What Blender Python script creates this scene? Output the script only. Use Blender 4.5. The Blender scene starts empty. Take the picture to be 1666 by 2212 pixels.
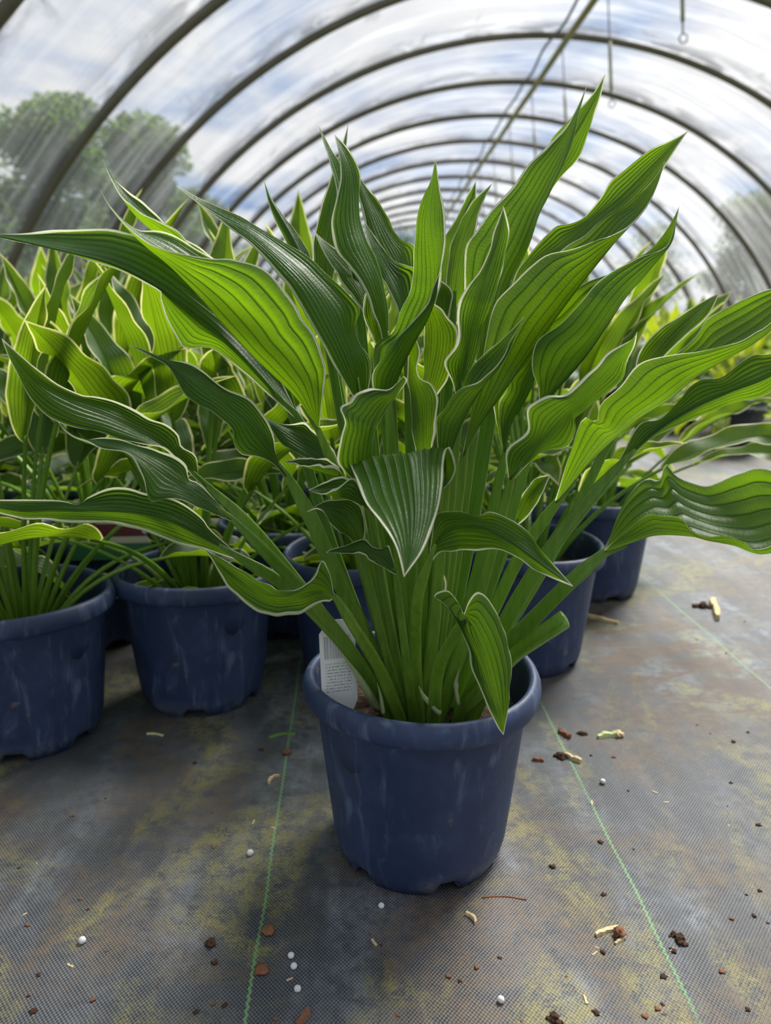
import bpy, bmesh, math, random
from mathutils import Vector, Matrix, noise as mnoise

sc = bpy.context.scene
col = sc.collection

# ------------------------------------------------------------------ camera
W, H, FPX = 1666.0, 2212.0, 1650.0
PITCH, YAW, CAMH = 0.2408, 0.018, 0.456
cam = bpy.data.cameras.new('camera')
cam.sensor_fit = 'VERTICAL'
cam.sensor_height = 36.0
cam.lens = FPX / H * 36.0
cam.clip_start, cam.clip_end = 0.02, 400
cam.dof.use_dof = True
cam.dof.focus_distance = 0.565
cam.dof.aperture_fstop = 6.8
camo = bpy.data.objects.new('camera', cam)
col.objects.link(camo)
camo.location = (0, 0, CAMH)
camo.rotation_euler = (math.pi / 2 - PITCH, 0, -YAW)
sc.camera = camo

# ------------------------------------------------------------------ world
def new_world():
    w = bpy.data.worlds.new('sky'); sc.world = w; w.use_nodes = True
    nt = w.node_tree; n = nt.nodes; l = nt.links; n.clear()
    out = n.new('ShaderNodeOutputWorld'); bg = n.new('ShaderNodeBackground')
    tc = n.new('ShaderNodeTexCoord')
    sep = n.new('ShaderNodeSeparateXYZ'); l.new(tc.outputs['Generated'], sep.inputs[0])
    add = n.new('ShaderNodeMath'); add.operation = 'ADD'; add.inputs[1].default_value = 0.22
    ab = n.new('ShaderNodeMath'); ab.operation = 'ABSOLUTE'
    l.new(sep.outputs[2], ab.inputs[0]); l.new(ab.outputs[0], add.inputs[0])
    dx = n.new('ShaderNodeMath'); dx.operation = 'DIVIDE'
    dy = n.new('ShaderNodeMath'); dy.operation = 'DIVIDE'
    l.new(sep.outputs[0], dx.inputs[0]); l.new(add.outputs[0], dx.inputs[1])
    l.new(sep.outputs[1], dy.inputs[0]); l.new(add.outputs[0], dy.inputs[1])
    cmb = n.new('ShaderNodeCombineXYZ'); l.new(dx.outputs[0], cmb.inputs[0]); l.new(dy.outputs[0], cmb.inputs[1])
    no = n.new('ShaderNodeTexNoise'); no.inputs['Scale'].default_value = 1.7
    no.inputs['Detail'].default_value = 6; no.inputs['Roughness'].default_value = 0.55
    no.inputs['Distortion'].default_value = 0.3
    l.new(cmb.outputs[0], no.inputs['Vector'])
    r = n.new('ShaderNodeValToRGB'); r.color_ramp.elements[0].position = 0.36; r.color_ramp.elements[1].position = 0.56
    l.new(no.outputs[0], r.inputs[0])
    mix = n.new('ShaderNodeMix'); mix.data_type = 'RGBA'
    mix.inputs[6].default_value = (0.24, 0.46, 0.88, 1); mix.inputs[7].default_value = (1.18, 1.18, 1.20, 1)
    l.new(r.outputs[0], mix.inputs[0]); l.new(mix.outputs[2], bg.inputs[0])
    bg.inputs[1].default_value = 0.53
    l.new(bg.outputs[0], out.inputs[0])
new_world()

sun = bpy.data.lights.new('sun', 'SUN'); sun.energy = 8.2; sun.angle = math.radians(24)
sun.color = (1.0, 0.96, 0.88)
suno = bpy.data.objects.new('sun', sun); col.objects.link(suno)
_sd = Vector((0.50, 0.68, 1.0)).normalized()          # towards the sun
suno.rotation_euler = _sd.to_track_quat('Z', 'Y').to_euler()
suno.location = (3, 5, 9)

vs = sc.view_settings
vs.view_transform = 'Standard'; vs.look = 'None'; vs.gamma = 1.0; vs.use_curve_mapping = False
vs.exposure = 0.34

# ------------------------------------------------------------------ helpers
CY, SY, CP, SP = math.cos(YAW), math.sin(YAW), math.cos(PITCH), math.sin(PITCH)
RIGHT = Vector((CY, -SY, 0)); FWD = Vector((SY, CY, 0)); UP = Vector((0, 0, 1))
CPOS = Vector((0, 0, CAMH))
def ray(x, y):
    a = (x - W / 2) / FPX; b = -(y - H / 2) / FPX
    # camera axes: forward = FWD*CP - UP*SP ; up = FWD*SP + UP*CP
    return RIGHT * a + FWD * (CP + b * SP) + UP * (-SP + b * CP)
def pix(x, y, F):
    """point seen at pixel (x, y) at horizontal distance F in front of the camera"""
    d = ray(x, y); return CPOS + d * (F / d.dot(FWD))
def ground(x, y, z=0.0):
    d = ray(x, y); return CPOS + d * ((z - CAMH) / d.z)
def atY(x, y, Y):
    d = ray(x, y); return CPOS + d * (Y / d.y)
def toPix(P):
    v = P - CPOS; X = v.dot(RIGHT); F = v.dot(FWD); zc = F * CP - v.z * SP; up = F * SP + v.z * CP
    return (W / 2 + FPX * X / zc, H / 2 - FPX * up / zc)

def tag(o, label=None, cat=None, group=None, kind=None):
    if label: o['label'] = label
    if cat: o['category'] = cat
    if group: o['group'] = group
    if kind: o['kind'] = kind
    return o
def empty(name, loc=(0, 0, 0), rz=0):
    o = bpy.data.objects.new(name, None); col.objects.link(o)
    o.location = loc; o.rotation_euler = (0, 0, rz); o.empty_display_size = 0.05
    return o
def link(name, me, parent=None, loc=None):
    o = bpy.data.objects.new(name, me); col.objects.link(o)
    if parent: o.parent = parent
    if loc is not None: o.location = loc
    return o
def mesh(name, v, f, mats, smooth=True, mi=None):
    me = bpy.data.meshes.new(name); me.from_pydata([tuple(p) for p in v], [], f)
    for m in (mats if isinstance(mats, (list, tuple)) else [mats]): me.materials.append(m)
    if mi: me.polygons.foreach_set('material_index', mi)
    if smooth: me.polygons.foreach_set('use_smooth', [True] * len(f))
    me.update(); return me

def catmull(P, t):
    """P list of tuples/Vectors, t in 0..1 by index"""
    n = len(P) - 1; s = min(max(t, 0), 1) * n; i = min(int(s), n - 1); u = s - i
    p1, p2 = P[i], P[i + 1]
    p0 = P[i - 1] if i > 0 else p1 * 2 - p2
    p3 = P[i + 2] if i + 2 <= n else p2 * 2 - p1
    return 0.5 * ((2 * p1) + (p2 - p0) * u + (2 * p0 - 5 * p1 + 4 * p2 - p3) * u * u + (3 * p1 - p0 - 3 * p2 + p3) * u ** 3)
def resample(P, n):
    """arc-length resample of a Catmull-Rom curve"""
    K = max(8 * len(P), 60)
    Q = [catmull(P, k / K) for k in range(K + 1)]
    L = [0]
    for a, b in zip(Q, Q[1:]): L.append(L[-1] + (b - a).length)
    out = []; j = 0
    for k in range(n + 1):
        d = L[-1] * k / n
        while j < K - 1 and L[j + 1] < d: j += 1
        seg = L[j + 1] - L[j]; u = 0 if seg < 1e-9 else (d - L[j]) / seg
        out.append(Q[j].lerp(Q[j + 1], min(max(u, 0), 1)))
    return out
def tube_geo(pts, radii, seg=10, flat=1.0, groove=0.0, cap=True, up=Vector((0, 0, 1)), off=0):
    v, f = [], []
    n = len(pts)
    for i, p in enumerate(pts):
        tg = (pts[min(i + 1, n - 1)] - pts[max(i - 1, 0)]).normalized()
        s = tg.cross(up)
        if s.length < 1e-4: s = tg.cross(Vector((0, 1, 0)))
        s.normalize(); b = s.cross(tg)
        r = radii[i] if isinstance(radii, (list, tuple)) else radii
        for k in range(seg):
            a = 2 * math.pi * k / seg; c, sn = math.cos(a), math.sin(a)
            rb = r * flat * sn
            if groove and sn > 0: rb = r * flat * sn * (1 - groove * (1 - abs(c)) * 1.6)
            v.append(p + s * (r * c) + b * rb)
    for i in range(n - 1):
        for k in range(seg):
            a = off + i * seg + k; b2 = off + i * seg + (k + 1) % seg
            f.append((a, b2, b2 + seg, a + seg))
    if cap:
        f.append(tuple(off + k for k in range(seg))[::-1]); f.append(tuple(off + (n - 1) * seg + k for k in range(seg)))
    return v, f
def stalk_mesh(name, v, f, seg, mat):
    me = mesh(name, v, f, mat)
    at = me.attributes.new('rim', 'FLOAT', 'POINT')
    at.data.foreach_set('value', [abs(math.cos(2 * math.pi * (i % seg) / seg)) ** 3 for i in range(len(v))])
    return me
def lathe(prof, seg=64, fn=None):
    v, f = [], []
    for j, (r, z) in enumerate(prof):
        for k in range(seg):
            a = 2 * math.pi * k / seg
            rr, zz = (r, z) if fn is None else fn(j, r, z, a)
            v.append((rr * math.cos(a), rr * math.sin(a), zz))
    for j in range(len(prof) - 1):
        for k in range(seg):
            a = j * seg + k; b = j * seg + (k + 1) % seg
            f.append((a, b, b + seg, a + seg))
    return v, f

# ------------------------------------------------------------------ materials
class NT:
    def __init__(s, name):
        s.m = bpy.data.materials.new(name); s.m.use_nodes = True
        s.t = s.m.node_tree; s.n = s.t.nodes; s.l = s.t.links; s.n.clear()
        s.out = s.n.new('ShaderNodeOutputMaterial')
    def N(s, t, **k):
        x = s.n.new(t)
        for a, b in k.items(): setattr(x, a, b)
        return x
    def L(s, a, b): s.l.new(a, b)
    def val(s, sock, v):
        if hasattr(v, 'node'): s.l.new(v, sock)
        else: sock.default_value = v
    def math(s, op, a, b=0.0, c=None):
        x = s.N('ShaderNodeMath', operation=op); s.val(x.inputs[0], a); s.val(x.inputs[1], b)
        if c is not None: s.val(x.inputs[2], c)
        return x.outputs[0]
    def mix(s, f, a, b):
        x = s.N('ShaderNodeMix', data_type='RGBA'); s.val(x.inputs[0], f)
        s.val(x.inputs[6], a if hasattr(a, 'node') else (*a, 1)); s.val(x.inputs[7], b if hasattr(b, 'node') else (*b, 1))
        return x.outputs[2]
    def noise(s, vec, scale, detail=3, rough=0.5, dist=0.0):
        x = s.N('ShaderNodeTexNoise'); x.inputs['Scale'].default_value = scale; x.inputs['Detail'].default_value = detail
        x.inputs['Roughness'].default_value = rough; x.inputs['Distortion'].default_value = dist
        if vec is not None: s.L(vec, x.inputs['Vector'])
        return x.outputs[0]
    def ramp(s, f, a, b):
        x = s.N('ShaderNodeMapRange', interpolation_type='SMOOTHSTEP'); s.val(x.inputs[0], f)
        x.inputs[1].default_value = a; x.inputs[2].default_value = b
        return x.outputs[0]
    def mapping(s, vec, loc=(0, 0, 0), rot=(0, 0, 0), sc=(1, 1, 1)):
        x = s.N('ShaderNodeMapping'); s.L(vec, x.inputs[0])
        x.inputs[1].default_value = loc; x.inputs[2].default_value = rot; x.inputs[3].default_value = sc
        return x.outputs[0]
    def bump(s, h, strength, dist):
        x = s.N('ShaderNodeBump'); x.inputs['Strength'].default_value = strength; x.inputs['Distance'].default_value = dist
        s.L(h, x.inputs['Height']); return x.outputs[0]
    def princ(s, base, rough=0.5, spec=0.5, normal=None, **k):
        x = s.N('ShaderNodeBsdfPrincipled'); s.val(x.inputs['Base Color'], base if hasattr(base, 'node') else (*base, 1))
        s.val(x.inputs['Roughness'], rough); x.inputs['Specular IOR Level'].default_value = spec
        if normal is not None: s.L(normal, x.inputs['Normal'])
        for a, b in k.items(): s.val(x.inputs[a], b)
        return x.outputs[0]

def leaf_material(name, top, trans, margin, margin_t, mw=0.0016, veins=6.0, tr=0.5, vein_dark=0.30):
    g = NT(name)
    uv = g.N('ShaderNodeUVMap').outputs[0]
    sep = g.N('ShaderNodeSeparateXYZ'); g.L(uv, sep.inputs[0])
    u = g.math('ABSOLUTE', g.math('SUBTRACT', g.math('MULTIPLY', sep.outputs[0], 2.0), 1.0))
    v = sep.outputs[1]
    edge = g.N('ShaderNodeAttribute', attribute_name='edge').outputs['Fac']
    obj = g.N('ShaderNodeTexCoord').outputs['Object']
    nz = g.noise(obj, 55, 4, 0.6)
    nb = g.noise(obj, 14, 3, 0.5)
    # vein pattern follows the blade
    uw = g.math('ADD', g.math('POWER', u, 0.82), g.math('MULTIPLY', g.math('SUBTRACT', g.noise(g.mapping(uv, sc=(3, 5, 1)), 1.0, 2), 0.5), 0.035))
    rnd = g.N('ShaderNodeObjectInfo').outputs['Random']
    c = g.math('COSINE', g.math('MULTIPLY', uw, 2 * math.pi * veins))
    vein = g.ramp(c, 0.80, 1.0)
    mid = g.ramp(u, 0.045, 0.0)
    vein = g.math('MAXIMUM', vein, mid)
    cross = g.noise(g.mapping(uv, sc=(26, 150, 1)), 1.0, 2, 0.6)
    topc = g.mix(nb, tuple(x * 0.72 for x in top), tuple(min(1, x * 1.3) for x in top))
    topc = g.mix(g.math('MULTIPLY', vein, 0.55), topc, tuple(x * 0.45 for x in top))
    trc = g.mix(g.ramp(nb, 0.3, 0.75), tuple(x * 0.7 for x in trans), trans)
    trc = g.mix(g.math('MULTIPLY', g.ramp(cross, 0.45, 0.72), 0.33), trc, tuple(x * 0.55 for x in trans))
    trc = g.mix(g.math('MULTIPLY', vein, 1 - vein_dark), trc, tuple(x * 0.22 for x in trans))
    topc = g.mix(g.math('MULTIPLY', rnd, 0.40), topc, tuple(x * 0.55 for x in top))
    trc = g.mix(g.math('MULTIPLY', rnd, 0.35), trc, (trans[0] * 0.45, trans[1] * 0.62, trans[2]))
    wd = g.math('MULTIPLY', g.math('ADD', g.math('MULTIPLY', g.noise(obj, 38, 2), 1.5), 0.25), mw)
    mk = g.ramp(g.math('SUBTRACT', edge, wd), mw * 0.22, -mw * 0.22)
    topc = g.mix(mk, topc, margin); trc = g.mix(mk, trc, margin_t)
    h = g.math('ADD', g.math('MULTIPLY', g.math('SUBTRACT', 1.0, vein), 0.8), g.math('MULTIPLY', cross, 0.35))
    h = g.math('ADD', h, g.math('MULTIPLY', nz, 0.3))
    nrm = g.bump(h, 0.75, 0.0013)
    p = g.princ(topc, g.math('ADD', 0.30, g.math('MULTIPLY', nz, 0.25)), 0.5, nrm)
    t = g.N('ShaderNodeBsdfTranslucent'); g.L(trc, t.inputs[0]); g.L(nrm, t.inputs[1])
    ms = g.N('ShaderNodeMixShader'); ms.inputs[0].default_value = tr
    g.L(p, ms.inputs[1]); g.L(t.outputs[0], ms.inputs[2]); g.L(ms.outputs[0], g.out.inputs[0])
    return g.m

def stalk_material(name, c1, c2, tr=0.25):
    g = NT(name)
    obj = g.N('ShaderNodeTexCoord').outputs['Object']
    st = g.noise(g.mapping(obj, sc=(260, 260, 14)), 1.0, 3, 0.6)
    big = g.noise(obj, 16, 2)
    rnd = g.N('ShaderNodeObjectInfo').outputs['Random']
    c = g.mix(g.math('ADD', g.math('MULTIPLY', big, 0.5), g.math('MULTIPLY', rnd, 0.5)), c1, c2); c = g.mix(g.math('MULTIPLY', g.ramp(st, 0.35, 0.75), 0.45), c, tuple(x * 0.5 for x in c1))
    rim = g.N('ShaderNodeAttribute', attribute_name='rim').outputs['Fac']
    c = g.mix(g.math('MULTIPLY', g.ramp(rim, 0.72, 0.98), 0.55), c, (0.42, 0.52, 0.22))
    p = g.princ(c, 0.38, 0.45, g.bump(st, 0.3, 0.0006))
    t = g.N('ShaderNodeBsdfTranslucent'); t.inputs[0].default_value = (*[min(1, x * 1.3) for x in c2], 1)
    ms = g.N('ShaderNodeMixShader'); ms.inputs[0].default_value = tr
    g.L(p, ms.inputs[1]); g.L(t.outputs[0], ms.inputs[2]); g.L(ms.outputs[0], g.out.inputs[0])
    return g.m

M = {}
M['leaf'] = leaf_material('hosta_leaf', (0.038, 0.115, 0.013), (0.27, 0.49, 0.005), (0.80, 0.79, 0.62), (0.88, 0.88, 0.62), mw=0.0013)
M['leaf_bg'] = leaf_material('hosta_leaf_yellow_margin', (0.042, 0.120, 0.013), (0.29, 0.48, 0.007), (0.78, 0.76, 0.40), (0.86, 0.84, 0.30), mw=0.0022)
M['leaf_gold'] = leaf_material('golden_leaf', (0.22, 0.34, 0.018), (0.70, 0.80, 0.015), (0.72, 0.74, 0.30), (0.86, 0.84, 0.25), mw=0.0018)
M['stalk'] = stalk_material('leaf_stalk', (0.075, 0.185, 0.015), (0.25, 0.42, 0.042))
M['bud'] = stalk_material('pale_bud', (0.30, 0.40, 0.16), (0.55, 0.60, 0.34))

def pot_material(name, base, scuff):
    g = NT(name); obj = g.N('ShaderNodeTexCoord').outputs['Object']
    n1 = g.noise(obj, 26, 6, 0.62, 0.4); n2 = g.noise(g.mapping(obj, sc=(60, 60, 18)), 1.0, 5, 0.6, 0.5)
    n3 = g.noise(obj, 130, 2); n4 = g.noise(obj, 42, 3, 0.5)
    c = g.mix(g.ramp(n1, 0.35, 0.8), base, tuple(min(1, x * 1.45 + 0.006) for x in base))
    c = g.mix(g.math('MULTIPLY', g.ramp(n2, 0.52, 0.76), 0.55), c, scuff)
    c = g.mix(g.math('MULTIPLY', g.ramp(n4, 0.66, 0.74), 0.5), c, (0.20, 0.15, 0.11))
    # dried soil dust in a band around the foot
    sep = g.N('ShaderNodeSeparateXYZ'); g.L(obj, sep.inputs[0])
    band = g.math('MULTIPLY', g.ramp(sep.outputs[2], 0.030, 0.0), g.ramp(n1, 0.40, 0.65))
    c = g.mix(g.math('MULTIPLY', band, 0.40), c, (0.20, 0.20, 0.19))
    r = g.math('ADD', 0.42, g.math('MULTIPLY', n2, 0.22))
    g.L(g.princ(c, r, 0.42, g.bump(g.math('ADD', n1, g.math('MULTIPLY', n3, 0.12)), 0.16, 0.0015)), g.out.inputs[0])
    return g.m
M['pot'] = pot_material('navy_plastic', (0.019, 0.034, 0.084), (0.15, 0.20, 0.30))
M['pot_black'] = pot_material('black_plastic', (0.018, 0.020, 0.026), (0.07, 0.08, 0.09))

def soil_material():
    g = NT('potting_soil'); obj = g.N('ShaderNodeTexCoord').outputs['Object']
    n = g.noise(obj, 150, 5, 0.7); n2 = g.noise(obj, 40, 3)
    c = g.mix(g.ramp(n, 0.35, 0.7), (0.020, 0.012, 0.008), (0.11, 0.065, 0.035))
    c = g.mix(g.math('MULTIPLY', g.ramp(n2, 0.6, 0.7), 0.5), c, (0.06, 0.10, 0.02))
    g.L(g.princ(c, 0.9, 0.2, g.bump(n, 1.0, 0.004)), g.out.inputs[0]); return g.m
M['soil'] = soil_material()

def flat(name, c, rough=0.7, var=0.35, scale=120, spec=0.3, metal=0.0, bump=0.0008):
    g = NT(name); obj = g.N('ShaderNodeTexCoord').outputs['Object']
    n = g.noise(obj, scale, 4, 0.6)
    cc = g.mix(n, tuple(x * (1 - var) for x in c), tuple(min(1, x * (1 + var)) for x in c))
    g.L(g.princ(cc, rough, spec, g.bump(n, 0.4, bump), Metallic=metal), g.out.inputs[0]); return g.m
M['hoop'] = flat('weathered_steel_tube', (0.115, 0.098, 0.072), 0.55, 0.4, 9, 0.5)
M['hoop_far'] = M['hoop']
M['ridge'] = flat('painted_ridge_tube', (0.25, 0.215, 0.075), 0.5, 0.4, 7, 0.5)
M['wire'] = flat('galvanised_wire', (0.06, 0.07, 0.08), 0.5, 0.3, 30, 0.5)
M['rod'] = flat('yellowed_rod', (0.24, 0.23, 0.10), 0.5, 0.3, 20, 0.5)
M['wood'] = flat('pale_wood_chip', (0.60, 0.46, 0.26), 0.8, 0.4, 170)
M['bark'] = flat('brown_bark', (0.20, 0.085, 0.045), 0.9, 0.5, 200)
M['clump'] = flat('dark_soil_clump', (0.060, 0.032, 0.020), 0.95, 0.7, 260, 0.2, bump=0.003)
M['perlite'] = flat('white_perlite', (0.66, 0.66, 0.66), 0.8, 0.15, 200)
M['snip'] = flat('pale_green_stem', (0.55, 0.60, 0.28), 0.7, 0.4, 70)
M['weed'] = flat('green_weed', (0.13, 0.27, 0.04), 0.7, 0.4, 70)
M['trunk'] = flat('tree_bark', (0.10, 0.08, 0.06), 0.9, 0.4, 6, 0.2, bump=0.02)
M['lawn'] = flat('grass_ground', (0.10, 0.17, 0.05), 0.9, 0.5, 0.6, 0.1, bump=0.01)

def tree_leaf_material(name, c, t):
    g = NT(name); obj = g.N('ShaderNodeTexCoord').outputs['Object']
    n = g.noise(obj, 0.9, 3)
    a = g.mix(n, tuple(x * 0.6 for x in c), tuple(x * 1.4 for x in c)); b = g.mix(n, tuple(x * 0.6 for x in t), t)
    p = g.princ(a, 0.6, 0.25); tn = g.N('ShaderNodeBsdfTranslucent'); g.L(b, tn.inputs[0])
    ms = g.N('ShaderNodeMixShader'); ms.inputs[0].default_value = 0.42
    g.L(p, ms.inputs[1]); g.L(tn.outputs[0], ms.inputs[2]); g.L(ms.outputs[0], g.out.inputs[0]); return g.m
M['tree'] = tree_leaf_material('tree_leaves', (0.055, 0.105, 0.026), (0.15, 0.26, 0.035))
M['tree2'] = tree_leaf_material('tree_leaves_dark', (0.045, 0.085, 0.030), (0.12, 0.20, 0.045))

def film_material():
    g = NT('greenhouse_film')
    uv = g.N('ShaderNodeUVMap').outputs[0]           # x: metres around the arch, y: metres along the tunnel (0 on a hoop)
    sep = g.N('ShaderNodeSeparateXYZ'); g.L(uv, sep.inputs[0])
    fine = g.noise(g.mapping(uv, sc=(0.55, 34, 1)), 1.0, 4, 0.65)      # streaks that run round the arch
    brd = g.noise(g.mapping(uv, sc=(0.7, 4.2, 1)), 1.0, 4, 0.6, 0.4)
    blot = g.noise(g.mapping(uv, sc=(2.2, 4.5, 1)), 1.0, 5, 0.65, 1.0)
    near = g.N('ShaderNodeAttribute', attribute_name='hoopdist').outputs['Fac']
    grime_fold_shade = g.math('MULTIPLY', g.ramp(near, 0.34, 0.0), g.ramp(blot, 0.40, 0.56))  # blotches by the hoops: dirt plus the shade of film folds, as colour
    crease_shade = g.math('MULTIPLY', g.ramp(near, 0.55, 0.10), g.ramp(g.noise(g.mapping(uv, rot=(0, 0, 0.35), sc=(7.5, 1.3, 1)), 1.0, 3, 0.55, 0.5), 0.60, 0.72))  # dark crease lines: shade of wrinkles painted into the film tint
    grime_fold_shade = g.math('MAXIMUM', grime_fold_shade, g.math('MULTIPLY', crease_shade, 0.75))
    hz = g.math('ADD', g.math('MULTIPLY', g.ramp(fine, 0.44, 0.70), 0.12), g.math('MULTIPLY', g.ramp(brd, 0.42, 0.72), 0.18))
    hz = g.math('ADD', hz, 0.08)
    tint = g.mix(g.math('MULTIPLY', grime_fold_shade, 0.9), (0.95, 0.96, 0.97), (0.16, 0.18, 0.21))
    tr = g.N('ShaderNodeBsdfTransparent'); g.L(tint, tr.inputs[0])
    nrm = g.bump(g.math('ADD', brd, g.math('MULTIPLY', fine, 0.3)), 0.5, 0.02)
    tl = g.N('ShaderNodeBsdfTranslucent'); tl.inputs[0].default_value = (0.90, 0.91, 0.92, 1); g.L(nrm, tl.inputs[1])
    gl = g.N('ShaderNodeBsdfGlossy'); gl.inputs[0].default_value = (0.85, 0.86, 0.88, 1); gl.inputs[1].default_value = 0.22; g.L(nrm, gl.inputs['Normal'])
    m1 = g.N('ShaderNodeMixShader'); m1.inputs[0].default_value = 0.16
    g.L(tl.outputs[0], m1.inputs[1]); g.L(gl.outputs[0], m1.inputs[2])
    m2 = g.N('ShaderNodeMixShader'); g.L(hz, m2.inputs[0])
    g.L(tr.outputs[0], m2.inputs[1]); g.L(m1.outputs[0], m2.inputs[2]); g.L(m2.outputs[0], g.out.inputs[0])
    return g.m
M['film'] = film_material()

# stripes woven into the ground fabric (two points read off the photograph give position and direction)
_s0 = ground(1510, 2200); _s1 = ground(1165, 1510); _sdir = (_s1 - _s0).normalized()
S_ANG = math.atan2(_sdir.x, _sdir.y)
_l0 = ground(560, 2020)
def _perp(P): return P.x * math.cos(S_ANG) - P.y * math.sin(S_ANG)
S_X0 = _perp(_s0); S_STEP = _perp(_s0) - _perp(_l0)

def fabric_material():
    g = NT('woven_ground_fabric')
    pos = g.N('ShaderNodeNewGeometry').outputs['Position']
    pr = g.mapping(pos, rot=(0, 0, S_ANG))
    sep = g.N('ShaderNodeSeparateXYZ'); g.L(pr, sep.inputs[0]); X, Y = sep.outputs[0], sep.outputs[1]
    wx = g.noise(g.mapping(pr, sc=(3, 3, 1)), 1.0, 3, 0.5)
    Xw = g.math('ADD', X, g.math('MULTIPLY', wx, 0.012))
    PER = 0.0030
    kx = g.math('MULTIPLY', Xw, 2 * math.pi / PER); ky = g.math('MULTIPLY', Y, 2 * math.pi / (PER * 1.15))
    # plain weave: warp over weft alternating
    wv = g.math('MULTIPLY', g.math('SINE', kx), g.math('SINE', ky))
    wv2 = g.math('ABSOLUTE', g.math('SINE', g.math('MULTIPLY', kx, 0.5)))
    weave = g.math('ADD', g.math('MULTIPLY', wv, 0.5), 0.5)
    n_big = g.noise(pos, 2.2, 5, 0.6, 0.6); n_mid = g.noise(pos, 9, 6, 0.65, 0.5); n_fine = g.noise(pos, 70, 5, 0.7)
    n_gr = g.noise(pos, 420, 3, 0.7)
    n_str = g.noise(g.mapping(pr, sc=(16, 3.2, 1)), 1.0, 5, 0.6, 0.4)
    base = g.mix(g.math('MULTIPLY', weave, g.math('ADD', 0.35, g.math('ADD', g.math('MULTIPLY', n_gr, 0.6), g.math('MULTIPLY', n_mid, 0.5)))), (0.004, 0.005, 0.007), (0.120, 0.130, 0.150))
    # pale dusty film
    dust = g.math('MULTIPLY', g.ramp(g.math('ADD', g.math('MULTIPLY', n_str, 0.6), g.math('MULTIPLY', n_mid, 0.4)), 0.42, 0.64), g.ramp(n_fine, 0.30, 0.62))
    dust = g.math('MULTIPLY', dust, g.math('ADD', 0.25, g.math('MULTIPLY', g.ramp(n_big, 0.40, 0.58), 0.95)))
    base = g.mix(g.math('MULTIPLY', dust, 0.62), base, g.mix(weave, (0.15, 0.17, 0.20), (0.38, 0.42, 0.48)))
    # dried mud
    mud = g.math('MULTIPLY', g.ramp(g.noise(g.mapping(pos, loc=(3.1, 1.7, 0)), 5.5, 6, 0.68, 0.8), 0.44, 0.60), g.ramp(g.math('ADD', g.math('MULTIPLY', n_fine, 0.6), g.math('MULTIPLY', n_gr, 0.4)), 0.38, 0.56))
    base = g.mix(g.math('MULTIPLY', mud, 0.82), base, g.mix(n_fine, (0.045, 0.030, 0.018), (0.17, 0.125, 0.085)))
    # algae
    al = g.math('MULTIPLY', g.ramp(g.noise(g.mapping(pr, loc=(7.3, 0.4, 0), sc=(1.6, 1, 1)), 5.0, 6, 0.68, 0.7), 0.48, 0.63), g.ramp(g.math('ADD', g.math('MULTIPLY', n_fine, 0.6), g.math('MULTIPLY', n_gr, 0.4)), 0.40, 0.58))
    base = g.mix(g.math('MULTIPLY', al, 0.75), base, g.mix(n_gr, (0.10, 0.09, 0.03), (0.33, 0.30, 0.10)))
    # soil spilled in the aisle
    sp = ground(1440, 1410)
    dv = g.N('ShaderNodeVectorMath', operation='DISTANCE'); g.L(g.mapping(pos, sc=(1, 0.55, 1)), dv.inputs[0]); dv.inputs[1].default_value = (sp.x, sp.y * 0.55, 0)
    spill = g.math('MULTIPLY', g.ramp(dv.outputs['Value'], 0.17, 0.06), g.ramp(g.noise(g.mapping(pos, sc=(1.0, 2.2, 1)), 13, 5, 0.62, 0.6), 0.42, 0.56))
    base = g.mix(g.math('MULTIPLY', spill, 0.85), base, g.mix(n_fine, (0.035, 0.020, 0.012), (0.13, 0.082, 0.052)))
    # green marker threads
    zig = g.math('MULTIPLY', g.math('SINE', g.math('MULTIPLY', Y, 2 * math.pi / 0.0062)), 0.00065)
    bend = g.math('MULTIPLY', g.math('SUBTRACT', g.noise(g.mapping(pr, sc=(0.2, 4, 1)), 1.0, 2), 0.5), 0.010)
    xs = g.math('ADD', g.math('ADD', X, zig), bend)
    fr = g.math('ABSOLUTE', g.math('SUBTRACT', g.math('FRACT', g.math('ADD', g.math('DIVIDE', g.math('SUBTRACT', xs, S_X0), S_STEP), 50.5)), 0.5))
    stripe = g.ramp(fr, 0.0014 / S_STEP, 0.0007 / S_STEP)
    stripe = g.math('MULTIPLY', stripe, g.ramp(n_mid, 0.24, 0.46))
    base = g.mix(g.math('MULTIPLY', stripe, 0.9), base, g.mix(n_mid, (0.09, 0.24, 0.09), (0.20, 0.36, 0.15)))
    wr = g.noise(g.mapping(pr, sc=(7, 2.5, 1)), 1.0, 3, 0.5)
    hgt = g.math('ADD', g.math('MULTIPLY', weave, 0.0007), g.math('MULTIPLY', n_fine, 0.0010))
    hgt = g.math('ADD', hgt, g.math('MULTIPLY', wr, 0.016))
    nrm = g.N('ShaderNodeBump'); nrm.inputs['Strength'].default_value = 0.75; nrm.inputs['Distance'].default_value = 1.0
    g.L(hgt, nrm.inputs['Height'])
    r = g.math('ADD', 0.42, g.math('MULTIPLY', n_mid, 0.25))
    g.L(g.princ(base, r, 0.5, nrm.outputs[0]), g.out.inputs[0])
    return g.m
M['fabric'] = fabric_material()

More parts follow.
